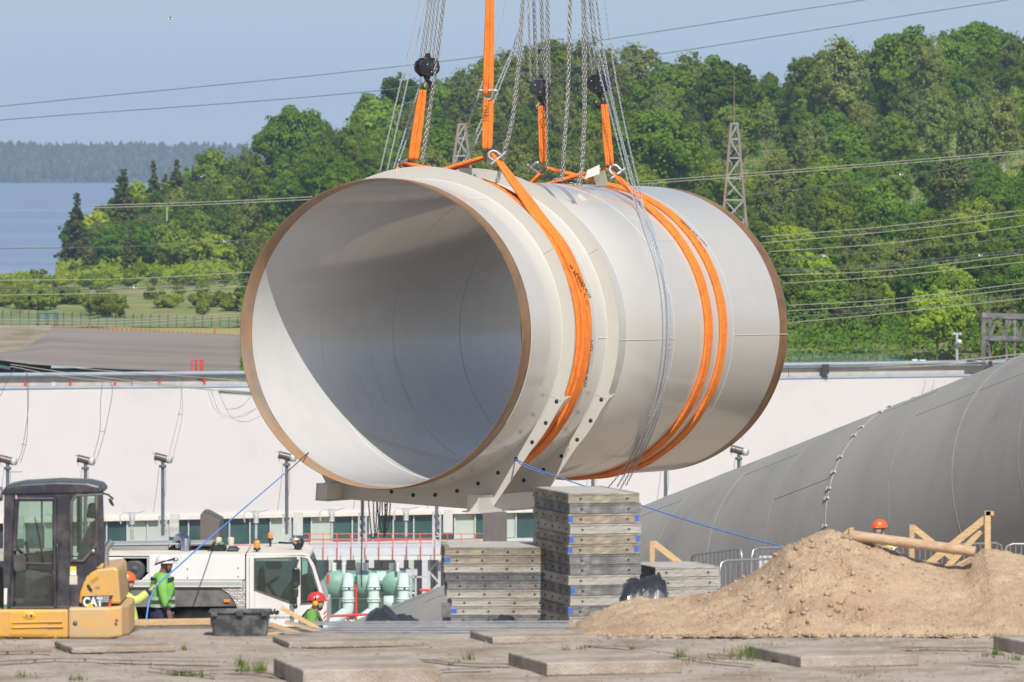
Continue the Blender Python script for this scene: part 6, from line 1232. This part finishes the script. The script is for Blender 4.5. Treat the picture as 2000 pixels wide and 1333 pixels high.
# ---------------------------------------------------------------- sand pile
m_sand = M('excavated_sand', (.51, .38, .25), .95, var=.2, vs=26, bump=1, bs=34, rgb2=(.36, .235, .15), dirt=.12, ds=1.1)
cx_ = [1040, 1080, 1112, 1160, 1200, 1250, 1300, 1340, 1380, 1420, 1460, 1490, 1515, 1535, 1560, 1600, 1640, 1665, 1700, 1750, 1800, 1850, 1880, 1905, 1925, 1950, 2000, 2100, 2250, 2500]
cy_ = [1262, 1250, 1225, 1198, 1182, 1171, 1169, 1168, 1160, 1146, 1126, 1110, 1088, 1068, 1052, 1044, 1036, 1042, 1062, 1078, 1092, 1104, 1106, 1090, 1074, 1073, 1084, 1110, 1180, 1260]
rows = []; nd = 110; nx = 620
for j in range(nd+1):
    fd = j/nd; row = []
    for i in range(nx+1):
        pxx = 1040+1460*(i/nx)**1.15; zc = H-(ip(cx_, cy_, pxx)-HY)/F*88.4; zc = max(zc, .0)
        df = 86.05-.12*min(1, max(0, (pxx-1100)/500)); d = df+(91.6-df)*fd; x = (pxx-1000)/F*88.2
        if fd < .45: s = (fd/.45); z = zc*(1-(1-s)**1.25)
        else: s = (fd-.45)/.55; z = zc-(zc+1.0)*s**1.2
        e = math.exp(-((pxx-1580)/130)**2)+.15; sl = min(1, s*4) if fd < .45 else 1
        v = Vector((x*2.2, d*2.2, 0)); nz = noise.noise(v)*.05+noise.noise(v*3.1)*.03+abs(noise.noise(v*6.3))*.035*e+noise.noise(v*11)*.012+noise.noise(v*23)*.006
        cl = noise.noise(Vector((x*4.2, d*4.2, 9))); nz -= max(0, cl-.25)*.22*e
        nz -= .16*math.exp(-((x-4.15-.1*math.sin(fd*30))/.09)**2-((fd-.27)/.05)**2)+.10*math.exp(-((x-4.3)/.25)**2-((fd-.08)/.025)**2)*abs(noise.noise(v*5))*3
        z = (z+nz*min(1, zc*3+.1))*1; row.append((x, d, z if zc > .02 or fd > .45 else -.02))
    rows.append(row)
o = sheet('sand_pile', rows, m_sand, None, 'long heap of pale brown excavated sand on the right of the apron', 'sand pile')
mb = MB(); rs = random.Random(31)      # clods and pebbles on the heap
for i in range(1500):
    j = rs.randrange(2, int(nd*.5)); k = rs.randrange(30, nx-20); p = Vector(rows[j][k])
    if p.z < .03: continue
    e = math.exp(-((1000+F*p.x/88-1560)/170)**2); 
    if rs.random() > .35+e: continue
    s = rs.choice((.008, .010, .012, .016, .03*(.4+e)))*1.; mb.ball(p+Vector((0, -s*.2, s*.3)), (s*rs.uniform(.8, 1.4), s, s*rs.uniform(.6, 1)), 6, 1 if rs.random() < .12 and s < .014 else 0)
for i in range(260):
    p = Vector((rs.uniform(.4, 7.2), 86.0-abs(rs.gauss(0, .22)), .035)); s = rs.choice((.008, .012, .018, .03)); mb.ball(p+Vector((0, 0, s*.3)), (s*1.2, s, s*.8), 6, 0)
mb.build('sand_clod', [m_sand, M('pale_pebble', (.5, .45, .4), .8, var=.2, vs=8)], origin=(4, 87, 0), kind='stuff', label='clods and pebbles scattered over the sand heap', cat='clods')
# ---------------------------------------------------------------- timber trestles, log, barriers
def board(mb, a, b, d, w=.10, th=.045, dd=0): mb.bar(P(*a, d)+Vector((0, dd, 0)), P(*b, d)+Vector((0, dd, 0)), th if 0 else w, th)
def trestle(label, boards, d):
    t = thing('timber_trestle', label, 'trestle', P(*boards[0][1], d), 'raw timber trestles behind the sand')
    for k, (a, b, w) in enumerate(boards): mb = MB(); A, B_ = P(*a, d), P(*b, d); dr = (B_-A).normalized(); sd2 = dr.cross(Vector((0, 1, 0))); mb.obox((A+B_)/2+Vector((0, .05*(k % 3), 0)), sd2*w/2, Vector((0, .022, 0)), dr*(B_-A).length/2); mb.build('board', m_wood, t)
trestle('tall raw timber trestle with crossed braces at the right', [((1929, 998), (1929, 1180), .085), ((1938, 1003), (1812, 1103), .10), ((1916, 1038), (1838, 1122), .085), ((1925, 1003), (1941, 1003), .06), ((1935, 1075), (1850, 1118), .09)], 99)
trestle('low timber trestle left of the tall one', [((1781, 1025), (1781, 1180), .07), ((1784, 1031), (1865, 1094), .085)], 99.5)
trestle('top of a timber trestle peeping over the sand beside the log', [((1663, 1031), (1663, 1180), .07), ((1661, 1036), (1610, 1080), .07)], 99.5)
trestle('timber trestle corner above the low right formwork stack', [((1274, 1057), (1274, 1200), .07), ((1277, 1061), (1330, 1102), .085)], 99)
mb = MB(); mb.tube([P(1662, 1046, 88.3), P(1905, 1078, 88.0)], .068, 14); mb.build('timber_log', M('peeled_log', (.50, .36, .24), .85, var=.12, vs=3, rgb2=(.36, .22, .12), dirt=.2, ds=4, stretch=(1, 3, 3), bump=.3, bs=20), label='round peeled log lying on top of the sand pile', cat='log')
def barrier(label, a, b, ztop, zbot, d0, d1, n, lean=0):
    t = thing('crowd_barrier', label, 'barrier', P(a, zbot, d0), 'galvanised crowd barriers'); A = P(a, ztop, d0); B_ = P(b, ztop, d1); B_.z = A.z if lean == 0 else P(b, lean, d1).z; h = (P(a, ztop, d0)-P(a, zbot, d0)).z; X = (B_-A).normalized(); L = (B_-A).length; dn = Vector((0, 0, -h))
    r = .018; c = .12; pts = [A+dn, A+dn*.15, A+X*c*.3+Vector((0, 0, -.03)), A+X*c, B_-X*c, B_-X*c*.3+Vector((0, 0, -.03)), B_+dn*.15, B_+dn]; mb = MB(); mb.tube(pts, r, 8); mb.build('frame', m_galv, t)
    mb = MB(); mb.tube([A+dn*.82, B_+dn*.82], r*.9, 8); mb.build('bottom_rail', m_galv, t)
    for k in range(1, n): f = k/n; mb = MB(); mb.tube([A.lerp(B_, f), A.lerp(B_, f)+dn*.82], .008, 6); mb.build('upright', m_galv, t)
barrier('galvanised crowd barrier behind the low right stack, leaning', 1350, 1449, 1085, 1215, 101, 99, 13, 1071)
barrier('galvanised crowd barrier whose left end touches the sand', 1467, 1640, 1072, 1215, 100, 101, 16)
barrier('galvanised crowd barrier behind the sand, right of the man', 1742, 1958, 1068, 1205, 102, 103, 20); barrier('galvanised crowd barrier running out of the photo at right', 1962, 2180, 1063, 1200, 102, 102, 20)
barrier('galvanised crowd barrier section crossing below the leaning one', 1405, 1600, 1096, 1225, 97, 98, 18)
mb = MB(); mb.pp([(1483, 1086), (1514, 1086), (1514, 1112), (1483, 1112)], 102, 102.02); mb.build('info_board', m_mesh, label='plain pale board hung behind the barrier left of the sand', cat='board')
# ---------------------------------------------------------------- tub, boards, steel sections, sheets
t = thing('mortar_tub', 'black plastic mortar tub crusted with grey cement', 'tub', gz(468, 1245)); D0 = 86.0; k = D0/F
m_tub = M('tub_plastic', (.045, .05, .055), .6, var=.2, vs=6, rgb2=(.19, .19, .185), dirt=.2, ds=5)
def ringrect(w, dd, z, r=.05, n=5):
    out = []
    for cx2, cy2, a0 in ((w/2-r, dd/2-r, 0), (-w/2+r, dd/2-r, 90), (-w/2+r, -dd/2+r, 180), (w/2-r, -dd/2+r, 270)):
        for q in range(n): a = R(a0+90*q/(n-1)); out.append(Vector((cx2+r*math.cos(a), cy2+r*math.sin(a), z)))
    return out
c = Vector((P(468, 1245, D0).x, D0+.28, .0)); prof = [(.66, .42, .0), (.68, .44, .03), (.74, .52, .30), (.79, .57, .302), (.79, .57, .325), (.73, .51, .325), (.65, .42, .05), (.60, .38, .04)]
mb = MB(); vs = [c+p for w, dd, z in prof for p in ringrect(w, dd, z)]; n = 20
mb.add(vs, [(i*n+j, i*n+(j+1) % n, (i+1)*n+(j+1) % n, (i+1)*n+j) for i in range(len(prof)-1) for j in range(n)]+[list(range(n))[::-1], [(len(prof)-1)*n+j for j in range(n)]], 0, False); mb.build('tub_shell', m_tub, t, bevel=.004)
mb = MB(); 
for x in (-.32, 0, .32): mb.box(c.x+x-.04, c.x+x+.04, c.y-.30, c.y-.27, .27, .33)
mb.build('rim_handle', m_tub, t)
def plank(a, b, d, w, th, label, mat=None, name='plank', dd=.1, d2=None, group=None):
    A, B_ = P(*a, d), P(*b, d2 or d); dr = (B_-A).normalized(); y = Vector((0, 1, 0)); y = (y-dr*y.dot(dr)).normalized(); s_ = dr.cross(y); mb = MB(); mb.obox((A+B_)/2, s_*th/2, y*w/2, dr*(B_-A).length/2); mb.build(name, mat or m_wood, label=label, cat=name.replace('_', ' '), bevel=.003, group=group)
plank((236, 1217), (411, 1214), 88.3, .15, .075, 'long pale plank on edge left of the mortar tub'); plank((318, 1221), (340, 1213), 88.0, .04, .03, 'short offcut nailed across the long pale plank')
plank((549, 1187), (627, 1232), 87.3, .05, .055, 'uppermost slanting board right of the mortar tub'); plank((556, 1215), (640, 1238), 87.2, .09, .04, 'yellowish board under the uppermost slanting one'); plank((526, 1219), (612, 1247), 86.8, .12, .05, 'thick board slanting down from the tub')
plank((560, 1236), (612, 1246), 86.6, .12, .05, 'short thick timber end at the foot of the boards'); plank((522, 1242), (545, 1240), 86.5, .14, .07, 'timber offcut block right beside the tub', name='timber_block'); plank((547, 1244), (556, 1240), 86.45, .1, .06, 'small pale timber chip beside the offcut block', name='timber_block')
m_rebar = M('rebar_steel', (.16, .15, .15), .6, var=.3, vs=20, metal=.3, rgb2=(.25, .14, .08), dirt=.1, ds=5)
for i in range(9): plank((236, 1226+i*1.7), (412, 1224+i*1.7), 87.9-i*.12, .03, .018, 'dark reinforcing bar lying in the bundle left of the tub', m_rebar, 'rebar', group='reinforcing bars left of the tub')
m_sect = M('steel_section', (.36, .37, .39), .55, metal=.55, var=.2, vs=6)
secs = [((585, 1215), (1120, 1213), 87.8, 'uppermost galvanised channel in front of the stacks'), ((600, 1219), (1115, 1218), 87.5, 'second galvanised channel from above'), ((640, 1223), (1112, 1222), 87.3, 'third galvanised channel from above'), ((560, 1212), (668, 1242), 87.0, 'channel slanting down across the boards'), ((622, 1228), (1105, 1228), 87.0, 'fourth galvanised channel, slightly rusty'), ((640, 1233), (1100, 1233), 86.8, 'fifth galvanised channel of the pile'), ((690, 1238), (1095, 1238), 86.5, 'sixth galvanised channel of the pile'), ((660, 1246), (930, 1246), 86.1, 'front galvanised channel ending at the thin slab'), ((700, 1253), (928, 1253), 85.6, 'lowest channel lying on the apron'), ((545, 1234), (700, 1244), 86.4, 'short slanting channel right of the timber ends')]
for a, b, d, lb in secs:
    A, B_ = P(*a, d), P(*b, d); dr = (B_-A).normalized(); mb = MB(); s_ = Vector((0, 0, 1)); y = Vector((0, 1, 0)); c = (A+B_)/2; hl = (B_-A).length/2
    mb.obox(c, dr*hl, y*.05, s_*.0025); mb.obox(c-y*.048-s_*.008, dr*hl, y*.002, s_*.006); mb.obox(c+y*.048-s_*.008, dr*hl, y*.002, s_*.006); mb.build('steel_channel', m_sect, label=lb, cat='steel channel')
for x in (700, 860, 1010): plank((x, 1243), (x+6, 1243), 86.9, .9, .06, 'timber bearer under the galvanised channels at px' .replace(' at px', ', %s' % {700: 'left', 860: 'middle', 1010: 'right'}[x]), name='timber_bearer')
m_plast = M('black_plastic_sheet', (.028, .028, .034), .3, var=.3, vs=5, coat=.4)
def crumple(name, pts, d, dep, label, seed):
    xs_ = [p[0] for p in pts]; mb = MB(); n = 46; m = 16; rows_ = []
    for j in range(m+1):
        f = j/m; row = []
        for i in range(n+1):
            x = xs_[0]+(xs_[-1]-xs_[0])*i/n; base = max(p[2] for p in pts); top = ip(xs_, [p[1] for p in pts], x); arch = math.sin(math.pi*min(.999, max(.001, f)))**.55; q = P(x, base+(top-base)*arch, d)
            v = Vector((q.x*5, f*4, seed)); e = noise.noise(v)*.09+abs(noise.noise(v*2.2))*.12+abs(noise.noise(v*5.1))*.03; row.append(Vector((q.x+noise.noise(v+Vector((9, 0, 0)))*.05, d+dep*(f-.5)+e*.8*arch, q.z+e*arch*.6-.03)))
        rows_.append(row)
    mb.add([p for r in rows_ for p in r], [(j*(n+1)+i, j*(n+1)+i+1, (j+1)*(n+1)+i+1, (j+1)*(n+1)+i) for j in range(m) for i in range(n)], 0, False); mb.build(name, m_plast, label=label, cat='plastic sheet', fix=False)
crumple('plastic_sheet', [(714, 1215, 1216), (726, 1192, 1216), (755, 1186, 1216), (778, 1205, 1216), (790, 1203, 1216), (815, 1208, 1216), (817, 1216, 1216)], 89.3, .7, 'crumpled black plastic sheet in front of the mint ducts', 2)
crumple('plastic_sheet', [(1211, 1168, 1170), (1218, 1148, 1170), (1232, 1130, 1170), (1258, 1126, 1170), (1286, 1124, 1170), (1300, 1140, 1170), (1303, 1168, 1170)], 88.9, .6, 'crumpled black plastic bag on the sand before the low stack', 7)
crumple('plastic_sheet', [(958, 1214, 1215), (975, 1208, 1215), (992, 1205, 1215), (1010, 1213, 1215)], 90.2, .3, 'small dark plastic rag at the foot of the left stack', 11)
# ---------------------------------------------------------------- weeds, cracks with soil
m_weed = leafmat('weed_leaf', (.12, .20, .03), (.22, .30, .06)); m_soil = M('crack_soil', (.13, .085, .055), .95, var=.3, vs=12, bump=.5, bs=40)
gw = np.random.default_rng(8); C = []; Nn = []; S = []
V = []; Fq = []
def blade(p, h, bend, w):
    b = len(V); a = random.uniform(0, 6.28); d2 = Vector((math.cos(a), math.sin(a), 0)); s_ = Vector((-d2.y, d2.x, 0))*w
    for f in (0, .5, 1): c = p+d2*bend*f*f*h+Vector((0, 0, h*f)); V.append(tuple(c-s_*(1-f*.9))); V.append(tuple(c+s_*(1-f*.9)))
    Fq.extend([(b, b+1, b+3, b+2), (b+2, b+3, b+5, b+4)])
tufts = [(1483, 1283, 210, .40, .16), (1500, 1280, 120, .2, .15), (1460, 1278, 20, .06, .16), (1328, 1284, 30, .07, .14), (1105, 1272, 18, .05, .1), (1132, 1271, 16, .05, .08), (1235, 1273, 14, .04, .12), (918, 1290, 26, .06, .13), (895, 1296, 14, .05, .08), (480, 1312, 50, .10, .13), (510, 1312, 60, .08, .17), (468, 1300, 30, .06, .14), (585, 1322, 40, .09, .16), (640, 1325, 60, .07, .17), (360, 1270, 26, .06, .09), (350, 1318, 45, .18, .08), (380, 1322, 40, .15, .09), (40, 1325, 30, .1, .1), (150, 1331, 50, .12, .1), (120, 1272, 16, .1, .04), (1930, 1284, 50, .25, .08), (1945, 1280, 30, .06, .14), (1985, 1290, 30, .1, .08), (1370, 1293, 90, .45, .05), (1720, 1272, 40, .6, .03), (1850, 1272, 36, .5, .03), (880, 1300, 14, .05, .05), (820, 1318, 30, .15, .05), (1580, 1275, 40, .3, .04), (1660, 1320, 40, .5, .04), (240, 1300, 16, .2, .04), (700, 1310, 20, .3, .04)]
for (x, y, n, w, h) in tufts:
    c = gz(x, y)
    for i in range(n): p = c+Vector((random.gauss(0, w/2), random.gauss(0, w*.8), 0)); blade(p, h*random.uniform(.3, 1.1), random.uniform(.1, .8), .007)
me = bpy.data.meshes.new('weeds'); me.from_pydata(V, [], Fq); me.materials.append(m_weed); o = bpy.data.objects.new('weeds', me); col.objects.link(o); tag(o, 'small green weeds growing in the joints of the concrete apron', 'weeds', kind='stuff')
rs = random.Random(15)
for run in ([(1230, 1272), (1300, 1282), (1360, 1293), (1420, 1302), (1470, 1306)], [(1380, 1285), (1480, 1292), (1560, 1300)], [(1690, 1275), (1800, 1273), (1930, 1273)], [(0, 1300), (130, 1294), (250, 1298), (430, 1300)], [(0, 1280), (100, 1280)], [(820, 1295), (900, 1303), (1000, 1305)], [(830, 1318), (960, 1312)], [(290, 1312), (420, 1330)], [(1900, 1300), (1990, 1306)], [(330, 1322), (470, 1316), (560, 1330)], [(1140, 1268), (1230, 1272)]):
    pts = bspline([gz(x, y) for x, y in run], 10); rows_ = []
    for i, p in enumerate(pts): w = .05+.07*abs(noise.noise(p*3)); off = noise.noise(p*5)*.06; rows_.append([p+Vector((0, off-w, .045)), p+Vector((0, off+w, .045))])
    sheet('joint_soil', rows_, m_soil, 'structure')
mb = MB()
for i in range(1500):
    p = Vector((rs.uniform(-6.8, 7), rs.uniform(78, 86), .03)); s = rs.choice((.006, .008, .012, .02)); mb.ball(p, (s, s, s*.7), 4)
mb.build('grit', m_slab, origin=(0, 82, 0), kind='stuff', label='fine grit and small stones scattered over the apron', cat='grit')
